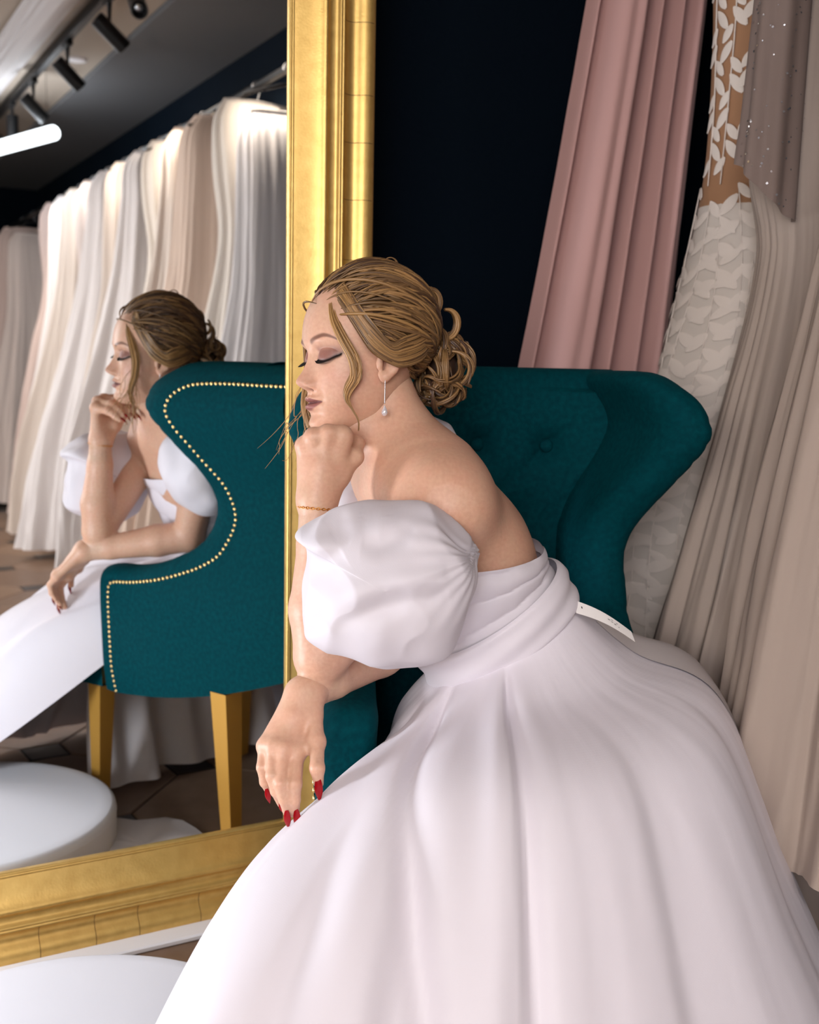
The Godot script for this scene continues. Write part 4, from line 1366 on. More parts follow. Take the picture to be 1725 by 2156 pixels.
func build_gown(o: Node3D, wc: Vector3, ax: Vector3, ls: Vector3, rs: Vector3, le: Vector3, re: Vector3) -> void:
	var e1 := (Vector3.RIGHT - ax * ax.x).normalized()
	var e2 := e1.cross(ax).normalized()
	# skirt
	var nu := 420
	var nv := 90
	var pts := PackedVector3Array()
	for j in nv:
		for i in nu:
			pts.append(skirt_point(360.0 * i / nu - 40.0, pow(float(j) / (nv - 1), 0.9), wc, e1, e2))
	var sk := MB.new()
	sk.grid(pts, nu, nv, true)
	var gown := obj("skirt", sk, M.satin, o)
	# second layer of the skirt behind the right edge
	var un := MB.new()
	var up := PackedVector3Array()
	for j in 40:
		var t := 0.12 + 0.86 * j / 39.0
		for i in 14:
			var az := lerpf(10.0, -34.0, i / 13.0)
			up.append(skirt_point(az, t, wc, e1, e2, 0.0) + Vector3(0.0, 0.004, -0.012) + Vector3(0.02, 0.016, -0.045) * sin(PI * minf(t, 1.0)) * smoothstep(0.0, 8.0, float(i)))
	un.grid(up, 14, 40)
	obj("underskirt", un, M.lining, gown)
	# petticoat hem on the floor beside the chair
	var tr := MB.new()
	var tp := PackedVector3Array()
	for j in 26:
		for i in 40:
			var a := TAU * i / 40.0
			var f := j / 25.0
			var edge := 1.0 + 0.12 * sin(a * 3.0 + 1.0) + 0.06 * sin(a * 7.0)
			tp.append(Vector3(-0.235 + 0.135 * cos(a) * f * edge, 0.016 + 0.012 * (1.0 - f * f) + 0.004 * sin(a * 9.0 + f * 6.0) * f, -1.775 + 0.26 * sin(a) * f * edge))
	tr.grid(tp, 40, 26, true)
	obj("train", tr, M.lining, gown)
	# petticoat hanging straight down in front of the seat
	var pe := MB.new()
	var pp := PackedVector3Array()
	for j in 30:
		var t := j / 29.0
		for i in 90:
			var f := i / 89.0
			var x := lerpf(-0.02, 0.50, f)
			var wv := 0.022 * sin(f * 17.0 + 0.8) + 0.014 * sin(f * 31.0 + 2.0)
			pp.append(Vector3(x - 0.06 * t * (1.0 - f), lerpf(0.43, 0.022, t), -1.385 + 0.10 * f * f * -1.0 - 0.02 * t + wv * (0.25 + t) - 0.05 * t * t))
	pe.grid(pp, 90, 30)
	var pm: StandardMaterial3D = M.lining.duplicate()
	pm.backlight_enabled = true
	pm.backlight = Color(0.7, 0.66, 0.62)
	obj("petticoat", pe, pm, gown)
	# bodice: draped cloth between the bust line and the waist
	var top := Vector3(0.0773, 0.8062, -1.6415)
	var bo := MB.new()
	nu = 130
	nv = 70
	pts = PackedVector3Array()
	for j in nv:
		var t := float(j) / (nv - 1)
		var c := wc.lerp(top, t) - e1 * 0.006 * sin(PI * t)
		var ra := lerpf(0.115, 0.103, t)
		var rb := lerpf(0.099, 0.138, smoothstep(0.0, 0.9, t))
		for i in nu:
			var a := TAU * i / nu
			var s := t * 6.0 + a * 0.55 + 0.35 * noise.get_noise_2d(cos(a) * 1.5, sin(a) * 1.5)
			var pl := 0.0065 * pow(absf(sin(s * PI * 0.62)), 0.5) * smoothstep(0.0, 0.12, t)
			var q := c + e1 * cos(a) * (ra + pl) + e2 * sin(a) * (rb + pl)
			# the front dips towards the middle of the neckline
			q -= ax * 0.052 * smoothstep(0.35, 1.0, t) * cos(a)
			pts.append(q)
	bo.grid(pts, nu, nv, true, false, PackedColorArray(), true)
	obj("bodice", bo, M.satin, o)
	# waistband with a seam on each side
	var wb := MB.new()
	pts = PackedVector3Array()
	for j in 26:
		var t := j / 25.0
		for i in nu:
			var a := TAU * i / nu
			var h := lerpf(-0.012, 0.052, t) + 0.012 * cos(a + 0.6)
			var c := wc + ax * h
			var bump := 0.0085 + 0.002 * sin(PI * t) + 0.0028 * sin(t * 9.0 + a * 2.2) * sin(PI * t) - 0.007 * pow(absf(t * 2.0 - 1.0), 14.0)
			pts.append(c + e1 * cos(a) * (0.1205 + bump) + e2 * sin(a) * (0.1015 + bump + 0.018 * t))
	wb.grid(pts, nu, 26, true, false, PackedColorArray(), true)
	obj("waistband", wb, M.satin, o)
	# puff sleeves
	var near := [Vector3(-0.0510, 0.8954, -1.4621), Vector3(0.0106, 0.8932, -1.4618), Vector3(0.0448, 0.8746, -1.4592), Vector3(0.0794, 0.8437, -1.4549), Vector3(0.0878, 0.8269, -1.4526), Vector3(0.0856, 0.7891, -1.4473), Vector3(0.0648, 0.7338, -1.4395), Vector3(0.0489, 0.7078, -1.4359), Vector3(0.0277, 0.6946, -1.4340), Vector3(-0.0243, 0.6824, -1.4323), Vector3(-0.0678, 0.7014, -1.4350), Vector3(-0.1156, 0.7210, -1.4377), Vector3(-0.1253, 0.7415, -1.4406), Vector3(-0.1288, 0.7840, -1.4466), Vector3(-0.1312, 0.8327, -1.4534), Vector3(-0.1470, 0.8493, -1.4557), Vector3(-0.1364, 0.8678, -1.4583), Vector3(-0.1000, 0.8894, -1.4613)]
	puff(o, near, Vector3(-0.0269, 0.7895, -1.4473), 0.085, 0.075, 11, Vector3(0.0873, 0.8391, -1.4290))
	var far := [Vector3(-0.1297, 0.8818, -1.7783), Vector3(-0.1083, 0.9230, -1.7841), Vector3(-0.0716, 0.9497, -1.7878), Vector3(-0.0127, 0.9821, -1.7923), Vector3(0.0245, 0.9874, -1.7931), Vector3(0.0584, 0.9727, -1.7910), Vector3(0.0748, 0.9421, -1.7867), Vector3(0.0715, 0.8940, -1.7800), Vector3(0.0285, 0.8191, -1.7695), Vector3(-0.0071, 0.7517, -1.7601), Vector3(-0.0740, 0.7391, -1.7583), Vector3(-0.1202, 0.8008, -1.7670)]
	puff(o, far, Vector3(-0.0286, 0.8694, -1.7766), 0.085, 0.075, 29, Vector3(0.0262, 0.8793, -1.7073))
	# maker's tag at the back of the waist
	var tg := MB.new()
	var tpts := PackedVector3Array()
	var ta := Vector3(0.2412, 0.7401, -1.6222)
	var tb := Vector3(0.2436, 0.7244, -1.6048)
	var tc := Vector3(0.3205, 0.7035, -1.5868)
	var td := Vector3(0.3237, 0.6921, -1.5720)
	for i in 14:
		for j in 5:
			var f := i / 13.0
			var g := j / 4.0
			tpts.append(ta.lerp(tc, f).lerp(tb.lerp(td, f), g) + Vector3(0, 0.006, 0.004) * sin(PI * f))
	tg.grid(tpts, 5, 14)
	var tagn := thing("paper_tag", "white paper tag with small printed marks tucked at the back of the waist", "tag")
	obj("card", tg, M.paper, tagn)
	var ink := MB.new()
	for q in [[0.12, 0.42, 0.018, 0.16], [0.58, 0.42, 0.035, 0.05], [0.63, 0.50, 0.03, 0.05], [0.68, 0.55, 0.035, 0.06], [0.74, 0.62, 0.02, 0.05], [0.64, 0.3, 0.03, 0.04], [0.72, 0.36, 0.03, 0.04]]:
		var cor := []
		for z in [[-1, -1], [1, -1], [1, 1], [-1, 1]]:
			var f: float = q[0] + z[0] * q[2] * 0.5
			var g: float = q[1] + z[1] * q[3] * 0.5
			cor.append(ta.lerp(tc, f).lerp(tb.lerp(td, f), g) + Vector3(0, 0.006, 0.004) * sin(PI * f) + Vector3(0, 0.0006, 0.001))
		ink.quad(cor[0], cor[1], cor[2], cor[3])
	obj("printed_marks", ink, M.ink, tagn).set_meta("kind", "stuff")

# a gathered, air-filled sleeve: outline as points round its centre, own depth in front and behind
func puff(o: Node3D, outline: Array, centre: Vector3, front: float, back: float, seed_: int, seam: Vector3) -> void:
	var n := FastNoiseLite.new()
	n.seed = seed_
	n.frequency = 1.0
	n.fractal_octaves = 2
	var nu := 190
	var nv := 110
	var pts := PackedVector3Array()
	var axz := Vector3(0.0, 0.14, 0.99)
	# creases pressed into the front of the near sleeve
	var creases := [
		[Vector3(-0.1383, 0.8616, -1.3817), Vector3(-0.1120, 0.8696, -1.3727), Vector3(-0.0863, 0.8732, -1.3682), Vector3(-0.0688, 0.8657, -1.3671)],
		[Vector3(-0.0571, 0.8602, -1.3663), Vector3(-0.0350, 0.8581, -1.3610), Vector3(-0.0133, 0.8678, -1.3624), Vector3(0.0001, 0.8825, -1.3745)],
		[Vector3(-0.0972, 0.7551, -1.3668), Vector3(-0.0505, 0.7769, -1.3547), Vector3(-0.0047, 0.7929, -1.3569), Vector3(0.0504, 0.8008, -1.3732)],
		[Vector3(-0.1214, 0.7975, -1.3828), Vector3(-0.1045, 0.8298, -1.3722), Vector3(-0.0813, 0.8456, -1.3693)]]
	for j in nv:
		var f := PI * j / (nv - 1)
		for i in nu:
			var t := float(i) / nu
			var q: Vector3 = cr(outline, t, true)
			var d := q - centre
			var rim := pow(sin(f), 0.72)
			var z := cos(f)
			var p := centre + d * rim + axz * (front if z > 0 else back) * signf(z) * pow(absf(z), 0.85)
			# broad soft dents, a few crisp ridges, and gathers fanning from the seam
			var w1 := n.get_noise_3dv(p * 5.0)
			var w2 := 0.5 - absf(n.get_noise_3dv(p * 6.5 + Vector3(5, 1, 2)))
			var sd := p - seam
			var fan := sin(atan2(sd.y, sd.x) * 26.0 + 2.0 * w1) * exp(-pow(sd.length() / 0.085, 2))
			p += (d.normalized() * rim + axz * z).normalized() * (0.016 * w1 + 0.012 * w2 + 0.0018 * fan)
			if seed_ == 11 and z > 0.0:
				for cz in creases:
					var best := 1.0
					var dist := 1.0
					var along := 0.0
					for e in cz.size() - 1:
						var c0: Vector3 = cz[e]
						var c1: Vector3 = cz[e + 1]
						var ab := Vector2(c1.x - c0.x, c1.y - c0.y)
						var pq := Vector2(p.x - c0.x, p.y - c0.y)
						var h := clampf(pq.dot(ab) / ab.length_squared(), 0.0, 1.0)
						var dd := (pq - ab * h).length()
						if dd < best:
							best = dd
							dist = dd * signf(ab.cross(pq))
							along = (e + h) / (cz.size() - 1)
					var fade := pow(sin(PI * clampf(along, 0.0, 1.0)), 0.6)
					p += axz * fade * (0.009 * exp(-pow((dist - 0.024) / 0.018, 2)) - 0.008 * exp(-pow((dist + 0.002) / 0.013, 2)))
			pts.append(p)
	var mb := MB.new()
	mb.grid(pts, nu, nv, true, false, PackedColorArray(), true)
	obj("puff_sleeve", mb, M.organza, o)

# ---------------------------------------------------------------- gowns on the rail
# shape: rows of Vector3(height 0..1 from hem to top, half width, half depth)
func hang_gown(called: String, label: String, category: String, group: String, at: Vector3, turn: float, top_y: float, hem_y: float, shape: Array, pleats: float, amp: float, m: Material, seed_: int, lean := Vector3.ZERO) -> Node3D:
	var o := thing(called, label, category, Vector3(at.x, 0, at.z), group)
	o.rotation.y = turn
	var n := FastNoiseLite.new()
	n.seed = seed_
	n.frequency = 1.0
	var nu := 170
	var nv := 60
	var sw := []
	var sd := []
	for q in shape:
		sw.append(Vector2(q.x, q.y))
		sd.append(Vector2(q.x, q.z))
	var make := func(t0: float, t1: float, rows: int) -> MB:
		var pts := PackedVector3Array()
		for j in rows:
			var t := lerpf(t1, t0, float(j) / (rows - 1))
			var y := lerpf(hem_y, top_y, t)
			var w := tab(sw, t)
			var d := tab(sd, t)
			for i in nu:
				var a := TAU * i / nu
				var drop := 1.0 - t
				var fold := sin(a * pleats + 3.0 * n.get_noise_2d(cos(a) * 1.2, sin(a) * 1.2 + drop * 0.5) + seed_) * 0.6 + 0.9 * n.get_noise_3d(cos(a) * 2.2, sin(a) * 2.2, drop * 0.9)
				fold += 0.28 * sin(a * pleats * 2.3 + 5.0 * n.get_noise_2d(cos(a) * 2.0 + 3.0, sin(a) * 2.0 + drop * 0.8))
				var k := 1.0 + amp * fold * (0.3 + 0.8 * drop)
				var ex := signf(cos(a)) * pow(absf(cos(a)), 0.75)
				pts.append(Vector3(ex * w * k, y + 0.012 * n.get_noise_2d(a * 2.0, 7.0) * drop, sin(a) * d * k) + lean * drop)
		# closed shoulders
		var mb := MB.new()
		mb.grid(pts, nu, rows, true)
		if t1 > 0.99:
			var c := mb.vert(Vector3(0, top_y + 0.012, 0))
			for i in nu:
				mb.tri(c, i, (i + 1) % nu)
		return mb
	var split := 0.68
	obj("gown_skirt", make.call(0.0, split + 0.01, nv), m, o)
	obj("gown_bodice", make.call(split - 0.005, 1.0, 30), m, o)
	return o

func hanger(at: Vector3, turn: float, rail_y: float, width := 0.36) -> void:
	var o := thing("clothes_hanger", "thin black clothes hanger hooked on the dark rail above a white gown", "hanger", Vector3(at.x, rail_y, at.z), "hangers along the dark rail")
	o.rotation.y = turn
	var mb := MB.new()
	var hook := []
	for k in 11:
		var a := -0.5 + 4.0 * k / 10.0
		hook.append(Vector3(cos(a) * 0.019, sin(a) * 0.019, 0))
	hook.push_front(Vector3(0.0, -0.06, 0))
	mb.tube(smooth_path(hook, 26), taper(26, 0.0024, 1.0, 1.0), 6)
	obj("hook", mb, M.silver, o)
	var bar := MB.new()
	bar.tube(smooth_path([Vector3(-width * 0.5, -0.115, 0), Vector3(-width * 0.25, -0.085, 0), Vector3(0, -0.06, 0), Vector3(width * 0.25, -0.085, 0), Vector3(width * 0.5, -0.115, 0)], 20), taper(20, 0.007, 0.7, 0.7), 7)
	obj("shoulder_bar", bar, M.black_metal, o)

func cloth(col: Color, rough := 0.8) -> StandardMaterial3D:
	var m := mat(col, rough)
	m.backlight_enabled = true
	m.backlight = Color(0.45, 0.43, 0.42)
	m.rim_enabled = true
	m.rim = 0.2
	triplanar(m, Vector3.ONE * 30.0)
	m.normal_enabled = true
	m.normal_texture = M.satin.normal_texture
	m.normal_scale = 0.2
	return m

func build_gowns() -> void:
	var ivory := cloth(Color(0.84, 0.79, 0.75))
	var white := cloth(Color(0.88, 0.86, 0.86))
	var cream := cloth(Color(0.90, 0.865, 0.825))
	var blush := cloth(Color(0.89, 0.80, 0.735))
	var greyish := cloth(Color(0.84, 0.79, 0.77))
	var tulle := cloth(Color(0.66, 0.595, 0.55))
	var dusty := cloth(Color(0.82, 0.74, 0.715))
	# the black rail
	var rail_y := 2.165
	var rail := MB.new()
	rail.tube(PackedVector3Array([rm(1.72, rail_y, -2.19), rm(1.72, rail_y, 2.0), rm(1.72, rail_y, 6.2)]), PackedFloat32Array([0.016, 0.016, 0.016]), 12)
	var rl := thing("garment_rail", "long black clothes rail along the dark right wall holding the gowns", "rail")
	obj("rail_tube", rail, M.black_metal, rl)
	for w in [-0.2, 1.6, 3.4, 5.2]:
		var br := MB.new()
		br.box(rx(1.93, rail_y, w), Vector3(0.44, 0.025, 0.025), 0.004)
		obj("wall_bracket", br, M.black_metal, rl)
	var turn := atan2(-ROOM_U.z, ROOM_U.x)
	var full := [Vector3(0, 0.40, 0.17), Vector3(0.25, 0.36, 0.16), Vector3(0.5, 0.27, 0.14), Vector3(0.66, 0.215, 0.12), Vector3(0.74, 0.205, 0.11), Vector3(0.88, 0.20, 0.10), Vector3(0.96, 0.19, 0.07), Vector3(1, 0.14, 0.03)]
	var slim := [Vector3(0, 0.34, 0.15), Vector3(0.3, 0.28, 0.14), Vector3(0.55, 0.21, 0.12), Vector3(0.68, 0.16, 0.09), Vector3(0.76, 0.15, 0.085), Vector3(0.88, 0.18, 0.09), Vector3(0.96, 0.18, 0.06), Vector3(1, 0.14, 0.03)]
	var wide := [Vector3(0, 0.50, 0.19), Vector3(0.25, 0.45, 0.18), Vector3(0.5, 0.32, 0.16), Vector3(0.66, 0.25, 0.14), Vector3(0.74, 0.225, 0.12), Vector3(0.88, 0.20, 0.10), Vector3(0.96, 0.19, 0.07), Vector3(1, 0.14, 0.03)]
	# what the mirror shows, from the right of the reflection to the left
	var rack := [
		[0.10, white, full, "plain white gown hanging nearest the frame edge in the mirror", 2.0],
		[0.42, cream, slim, "champagne satin gown second on the reflected rail, with glints of beading", 2.10],
		[0.74, blush, full, "peach tinted tulle gown third on the reflected rail", 2.10],
		[1.06, ivory, wide, "ivory gown with long straight folds fourth on the reflected rail", 2.10],
		[1.38, cream, slim, "cream gown with a narrow bodice fifth on the reflected rail", 2.10],
		[1.70, white, wide, "full white tulle gown sixth on the reflected rail, above the reflected head", 2.10],
		[2.04, ivory, full, "ivory chiffon gown seventh on the reflected rail", 2.10],
		[2.38, white, wide, "broad white ball gown eighth on the reflected rail", 2.10],
		[2.74, greyish, slim, "greyish lace gown ninth on the reflected rail, with a dark neckline", 2.10],
		[3.08, ivory, wide, "ivory ball gown tenth on the reflected rail, its hem spread on the floor", 2.10],
		[3.44, white, full, "white gown eleventh on the reflected rail, beside a pink tinted one", 2.10],
		[3.80, dusty, slim, "dusty rose lace gown last before the gap on the reflected rail", 2.10],
		[4.95, greyish, full, "grey lace gown first beyond the gap at the left of the mirror", 2.02],
		[5.35, dusty, full, "mauve tinted gown farthest along the reflected rail at the left edge", 2.10]]
	var k := 0
	for g in rack:
		var r := RandomNumberGenerator.new()
		r.seed = 100 + k
		var at := rm(1.72, 0, g[0])
		hang_gown("hanging_gown", g[3], "gown", "", at, turn + r.randf_range(-0.12, 0.12), g[4], 0.04 + 0.02 * (k % 3), g[2], 7.0 + (k * 3) % 5, 0.13, g[1], 50 + k, Vector3(r.randf_range(-0.14, 0.0), 0, r.randf_range(-0.06, 0.06)))
		hanger(at, turn, rail_y)
		k += 1
	# what stands in view on the right: a lace gown, a beaded jacket and two tulle gowns
	var lace_w := cloth(Color(0.79, 0.745, 0.705))
	var nude := cloth(Color(0.60, 0.435, 0.31))
	var p0 := Vector3(0.6433, 1.3274, -2.2748)
	var lace := thing("lace_gown", "fitted lace gown with white leaf appliqué over a nude bodice beside the pink curtain", "gown", Vector3(p0.x, 0, p0.z))
	lace.rotation.y = -0.55
	var rowsl := [Vector3(2.05, 0.10, 0.05), Vector3(1.9, 0.098, 0.07), Vector3(1.7, 0.086, 0.075), Vector3(1.5, 0.085, 0.075), Vector3(1.38, 0.095, 0.08), Vector3(1.25, 0.118, 0.09), Vector3(1.1, 0.132, 0.10), Vector3(0.9, 0.145, 0.11), Vector3(0.6, 0.175, 0.13), Vector3(0.3, 0.20, 0.16), Vector3(0.05, 0.23, 0.19)]
	var surf := func(a: float, y: float, lift: float) -> Vector3:
		var w := []
		var d := []
		for q in rowsl:
			w.push_front(Vector2(q.x, q.y))
			d.push_front(Vector2(q.x, q.z))
		var low := clampf((1.3 - y) / 1.3, 0.0, 1.0)
		var kf := 1.0 + 0.10 * low * sin(a * 6.0 + 1.0)
		return Vector3((tab(w, y) * kf + lift) * sin(a) - 0.13 * low, y, (tab(d, y) * kf + lift) * cos(a))
	for part in 2:
		var pts := PackedVector3Array()
		var ya := 2.05 if part == 0 else 1.385
		var yb := 1.38 if part == 0 else 0.05
		var nv := 26 if part == 0 else 40
		for j in nv:
			for i in 60:
				pts.append(surf.call(TAU * i / 60.0, lerpf(ya, yb, float(j) / (nv - 1)), 0.0))
		var mb := MB.new()
		mb.grid(pts, 60, nv, true)
		obj("nude_bodice" if part == 0 else "lace_skirt", mb, nude if part == 0 else lace_w, lace)
	# leaves, stems and petals sewn on as raised pieces
	var ap := MB.new()
	var leaf := func(a: float, y: float, dirn: float, ln: float, wd: float) -> void:
		var n := 8
		var pts2 := PackedVector3Array()
		for i in n:
			var t := float(i) / (n - 1)
			var hw := wd * pow(sin(PI * minf(t * 0.92 + 0.04, 1.0)), 0.75)
			for s in [-1.0, 0.0, 1.0]:
				var du: float = cos(dirn) * ln * t - sin(dirn) * hw * s
				var dv: float = sin(dirn) * ln * t + cos(dirn) * hw * s
				pts2.append(surf.call(a + du / 0.09, y + dv, 0.003 + (0.0015 if s == 0.0 else 0.0)))
		ap.grid(pts2, 3, n)
	var stem := func(a: float, y: float, pts3: Array, rad: float) -> void:
		var q := []
		for p in pts3:
			q.append(surf.call(a + p.x / 0.09, y + p.y, 0.003))
		ap.tube(smooth_path(q, 16), taper(16, rad, 0.8, 0.8), 5)
	var rl2 := RandomNumberGenerator.new()
	rl2.seed = 5
	for side in [-1.0, 1.0]:
		# two hanging sprays on the bodice
		for col in [[0.25, 1.93], [-0.35, 1.86]]:
			var a0: float = col[0] * 1.6 + (0.9 if side > 0 else -0.9) * 0.25
			var y: float = col[1]
			stem.call(a0, y, [Vector2(0, 0.02), Vector2(0.006 * side, -0.12), Vector2(0, -0.28), Vector2(-0.004 * side, -0.44)], 0.0016)
			for i in 7:
				leaf.call(a0, y - 0.06 * i, -0.9 - 1.3 * (i % 2), 0.046, 0.010)
				leaf.call(a0, y - 0.06 * i - 0.03, -2.2 + 1.3 * (i % 2), 0.038, 0.009)
	# a many-petalled flower high on the bodice
	for i in 14:
		var an := TAU * i / 14.0
		var q2 := [Vector2(cos(an) * 0.014, sin(an) * 0.014), Vector2(cos(an - 0.16) * 0.055, sin(an - 0.16) * 0.055), Vector2(cos(an) * 0.066, sin(an) * 0.066), Vector2(cos(an + 0.16) * 0.055, sin(an + 0.16) * 0.055), Vector2(cos(an) * 0.014, sin(an) * 0.014)]
		stem.call(0.35, 1.86, q2, 0.0017)
	# trailing sprays of paired leaves down the skirt
	for i in 12:
		var a0 := -2.3 + 0.40 * i
		var y := 1.42 - 0.03 * (i % 3)
		var sway := rl2.randf() * TAU
		var kx := []
		for z in 9:
			kx.append(Vector2(0.014 * sin(z * 1.1 + sway), -0.13 * z))
		stem.call(a0, y, kx, 0.0014)
		for z in 22:
			var yy := y - 0.05 * z
			var aa := a0 + 0.014 * sin(z * 0.42 + sway) / 0.09
			leaf.call(aa, yy, -0.75 + rl2.randf_range(-0.2, 0.2), rl2.randf_range(0.034, 0.050), rl2.randf_range(0.008, 0.012))
			leaf.call(aa, yy - 0.02, -2.4 + rl2.randf_range(-0.2, 0.2), rl2.randf_range(0.034, 0.050), rl2.randf_range(0.008, 0.012))
	var apo := obj("leaf_applique", ap, ivory, lace)
	apo.set_meta("kind", "stuff")
	# beaded jacket
	var pj := Vector3(0.6146, 1.5344, -2.0009)
	var bead_m := cloth(Color(0.46, 0.39, 0.36))
	var jk := thing("beaded_jacket", "short sheer jacket with beads and sequins hanging between the lace gown and tulle gowns", "jacket", Vector3(pj.x, 0, pj.z))
	jk.rotation.y = -0.5
	var jp := PackedVector3Array()
	for j in 40:
		var t := j / 39.0
		var y := lerpf(2.05, 1.375, t)
		for i in 60:
			var a := TAU * i / 60.0
			var kf := 1.0 + 0.12 * sin(a * 7.0) * t
			jp.append(Vector3(cos(a) * lerpf(0.040, 0.050, t) * kf - 0.02 * t, y - 0.05 * cos(a) * smoothstep(0.8, 1.0, t), sin(a) * 0.05 * kf))
	var jm := MB.new()
	jm.grid(jp, 60, 40, true)
	obj("jacket_body", jm, bead_m, jk)
	var sq := MB.new()
	for i in 420:
		var a := rl2.randf() * TAU
		var t := rl2.randf()
		var c := Vector3(cos(a) * (lerpf(0.040, 0.050, t) * (1.0 + 0.12 * sin(a * 7.0) * t) + 0.002) - 0.02 * t, lerpf(2.05, 1.375, t) - 0.05 * cos(a) * smoothstep(0.8, 1.0, t), sin(a) * (0.05 * (1.0 + 0.12 * sin(a * 7.0) * t) + 0.002))
		var rr := rl2.randf_range(0.0012, 0.0026)
		var nn := Vector3(cos(a), rl2.randf_range(-0.4, 0.4), sin(a)).normalized()
		var t1 := nn.cross(Vector3.UP).normalized() * rr
		var t2 := nn.cross(t1).normalized() * rr
		sq.quad(c - t1, c - t2, c + t1, c + t2)
	var sqo := obj("sequins", sq, M.silver, jk)
	sqo.set_meta("kind", "stuff")
	# tulle gowns at the right edge
	var pt := Vector3(0.7323, 0.9721, -2.0838)
	hang_gown("tulle_gown", "beige tulle gown with broad soft folds at the right edge, behind the seated woman", "gown", "", Vector3(pt.x, 0, pt.z), turn - 0.2, 1.90, 0.06, [Vector3(0, 0.26, 0.20), Vector3(0.25, 0.21, 0.17), Vector3(0.5, 0.13, 0.11), Vector3(0.66, 0.09, 0.08), Vector3(0.74, 0.13, 0.08), Vector3(0.88, 0.15, 0.08), Vector3(1, 0.12, 0.03)], 6.0, 0.14, tulle, 81, Vector3(-0.10, 0, 0.0))
	var pu := Vector3(0.7439, 0.9958, -1.7236)
	hang_gown("tulle_gown", "pale tulle gown cut off by the right edge of the view, hem above the floor", "gown", "", Vector3(pu.x, 0, pu.z), turn - 0.1, 2.02, 0.36, [Vector3(0, 0.21, 0.19), Vector3(0.25, 0.18, 0.16), Vector3(0.5, 0.13, 0.11), Vector3(0.66, 0.10, 0.08), Vector3(0.74, 0.13, 0.08), Vector3(0.88, 0.15, 0.08), Vector3(1, 0.12, 0.03)], 7.0, 0.12, tulle, 93, Vector3(-0.05, 0, 0.0))

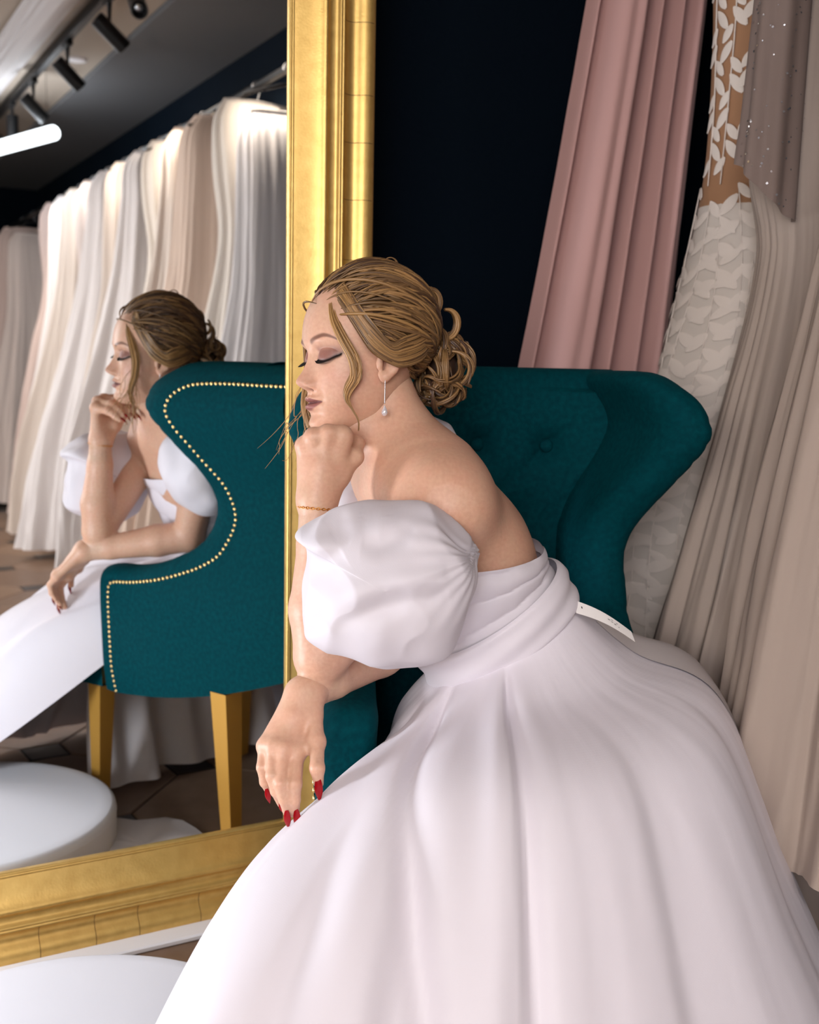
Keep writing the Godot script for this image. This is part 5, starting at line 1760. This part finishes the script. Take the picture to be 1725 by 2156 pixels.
# ---------------------------------------------------------------- lamps seen in the mirror, plus one added spotlight
func build_lamps() -> void:
	var tr := MB.new()
	tr.box(rx(1.30, CEIL - 0.035, 2.2), Vector3(0.035, 0.04, 5.6), 0.003)
	var t := thing("lamp_track", "black ceiling lamp track seen at the top left of the mirror", "lamp track")
	obj("track_bar", tr, M.black_metal, t)
	var spots := [
		[0.10, Vector3(0.75, -0.62, 0.0), "added black cylinder spotlight on the track, brightening the nearest gowns, out of the mirror's view", 4.0],  # added spot, brightens the gowns nearest the frame
		[0.62, Vector3(-0.15, -0.5, -0.85), "black cylinder spotlight on the track pointing towards the viewer in the mirror", 0.0],
		[1.05, Vector3(0.75, -0.62, 0.05), "black cylinder spotlight nearest the viewer aimed at the gowns, at the top of the mirror", 4.5],
		[1.85, Vector3(0.72, -0.66, 0.08), "second black cylinder spotlight aimed at the gowns, beside the small round ceiling fitting", 2.0],
		[2.70, Vector3(0.70, -0.66, 0.10), "third black cylinder spotlight aimed at the gowns, with a pale streak along it", 1.2],
		[3.35, Vector3(0.0, -1.0, 0.02), "black cylinder spotlight hanging straight down on the track", 2.0],
		[4.0, Vector3(-0.75, -0.6, 0.1), "last black cylinder spotlight on the track, above the glowing tube lamp", 14.0]]
	for s in spots:
		var base := rm(1.30, CEIL - 0.055, s[0])
		var o := thing("spotlight", s[2], "spotlight", base)
		var st := MB.new()
		st.box(Transform3D(Basis(ROOM_U, Vector3.UP, ROOM_W), Vector3(0, -0.012, 0)), Vector3(0.032, 0.028, 0.11), 0.004)
		st.tube(PackedVector3Array([Vector3(0, -0.02, 0), Vector3(0, -0.075, 0), Vector3(0, -0.13, 0)]), PackedFloat32Array([0.012, 0.008, 0.007]), 8)
		obj("bracket", st, M.black_metal, o)
		var d: Vector3 = (ROOM_U * s[1].x + Vector3.UP * s[1].y + ROOM_W * s[1].z).normalized()
		var x := Transform3D(Basis(Quaternion(Vector3.UP, d)), Vector3(0, -0.145, 0))
		var hd := MB.new()
		hd.lathe(PackedVector2Array([Vector2(0, -0.075), Vector2(0.030, -0.075), Vector2(0.034, -0.071), Vector2(0.034, 0.085), Vector2(0.031, 0.088), Vector2(0.028, 0.085), Vector2(0.026, 0.06), Vector2(0, 0.05)]), x, 24)
		obj("lamp_head", hd, M.black_metal, o)
		var ln := MB.new()
		ln.lathe(PackedVector2Array([Vector2(0, 0.058), Vector2(0.012, 0.057), Vector2(0.024, 0.052)]), x, 16)
		obj("lens", ln, M.glow if s[3] > 0.0 else M.silver, o)
		if s[3] > 0.0:
			var l := SpotLight3D.new()
			l.name = "beam"
			l.light_energy = s[3]
			l.light_color = Color(1.0, 0.93, 0.86)
			l.spot_angle = 42.0
			l.spot_range = 9.0
			l.light_size = 0.03
			l.shadow_enabled = true
			o.add_child(l)
			l.position = Vector3(0, -0.145, 0) + d * 0.095
			l.basis = Basis.looking_at(d, Vector3.UP if absf(d.y) < 0.95 else Vector3.RIGHT)
	# glowing tube lamp
	var a := rm(1.365, 2.30, 2.52)
	var b := rm(1.11, 2.30, 3.40)
	var lamp := thing("tube_lamp", "thick glowing white tube lamp hanging at the left edge of the mirror", "lamp", (a + b) * 0.5)
	var gm: StandardMaterial3D = M.glow.duplicate()
	gm.emission_energy_multiplier = 4.0
	for q in 2:
		var gt := MB.new()
		var g0 := a.lerp(b, 0.5 * q) - lamp.position
		var g1 := a.lerp(b, 0.5 * q + 0.5) - lamp.position
		gt.tube(PackedVector3Array([g0, (g0 + g1) * 0.5, g1]), PackedFloat32Array([0.04, 0.04, 0.04]), 20)
		obj("glass_tube", gt, gm, lamp)
	for e in [a, b]:
		var w := MB.new()
		w.tube(PackedVector3Array([e.lerp((a + b) * 0.5, 0.15) - lamp.position, e.lerp((a + b) * 0.5, 0.15) - lamp.position + Vector3(0, 0.18, 0), e.lerp((a + b) * 0.5, 0.15) - lamp.position + Vector3(0, CEIL - 2.3, 0)]), PackedFloat32Array([0.0015, 0.0015, 0.0015]), 5)
		obj("hanging_wire", w, M.black_metal, lamp)
	for q in [0.25, 0.75]:
		var l := OmniLight3D.new()
		l.name = "tube_light"
		l.light_energy = 0.22
		l.light_color = Color(0.95, 0.97, 1.0)
		l.light_size = 0.03
		l.omni_range = 12.0
		l.shadow_enabled = true
		lamp.add_child(l)
		l.position = a.lerp(b, q) - lamp.position
	# small round ceiling fitting
	var dl := thing("ceiling_fitting", "small round white ceiling fitting behind the second spotlight in the mirror", "ceiling light", rm(1.46, CEIL, 2.35))
	var dm := MB.new()
	dm.lathe(PackedVector2Array([Vector2(0, -0.014), Vector2(0.035, -0.014), Vector2(0.05, -0.010), Vector2(0.055, 0.0)]), Transform3D(), 24)
	obj("ring", dm, M.white_paint, dl)
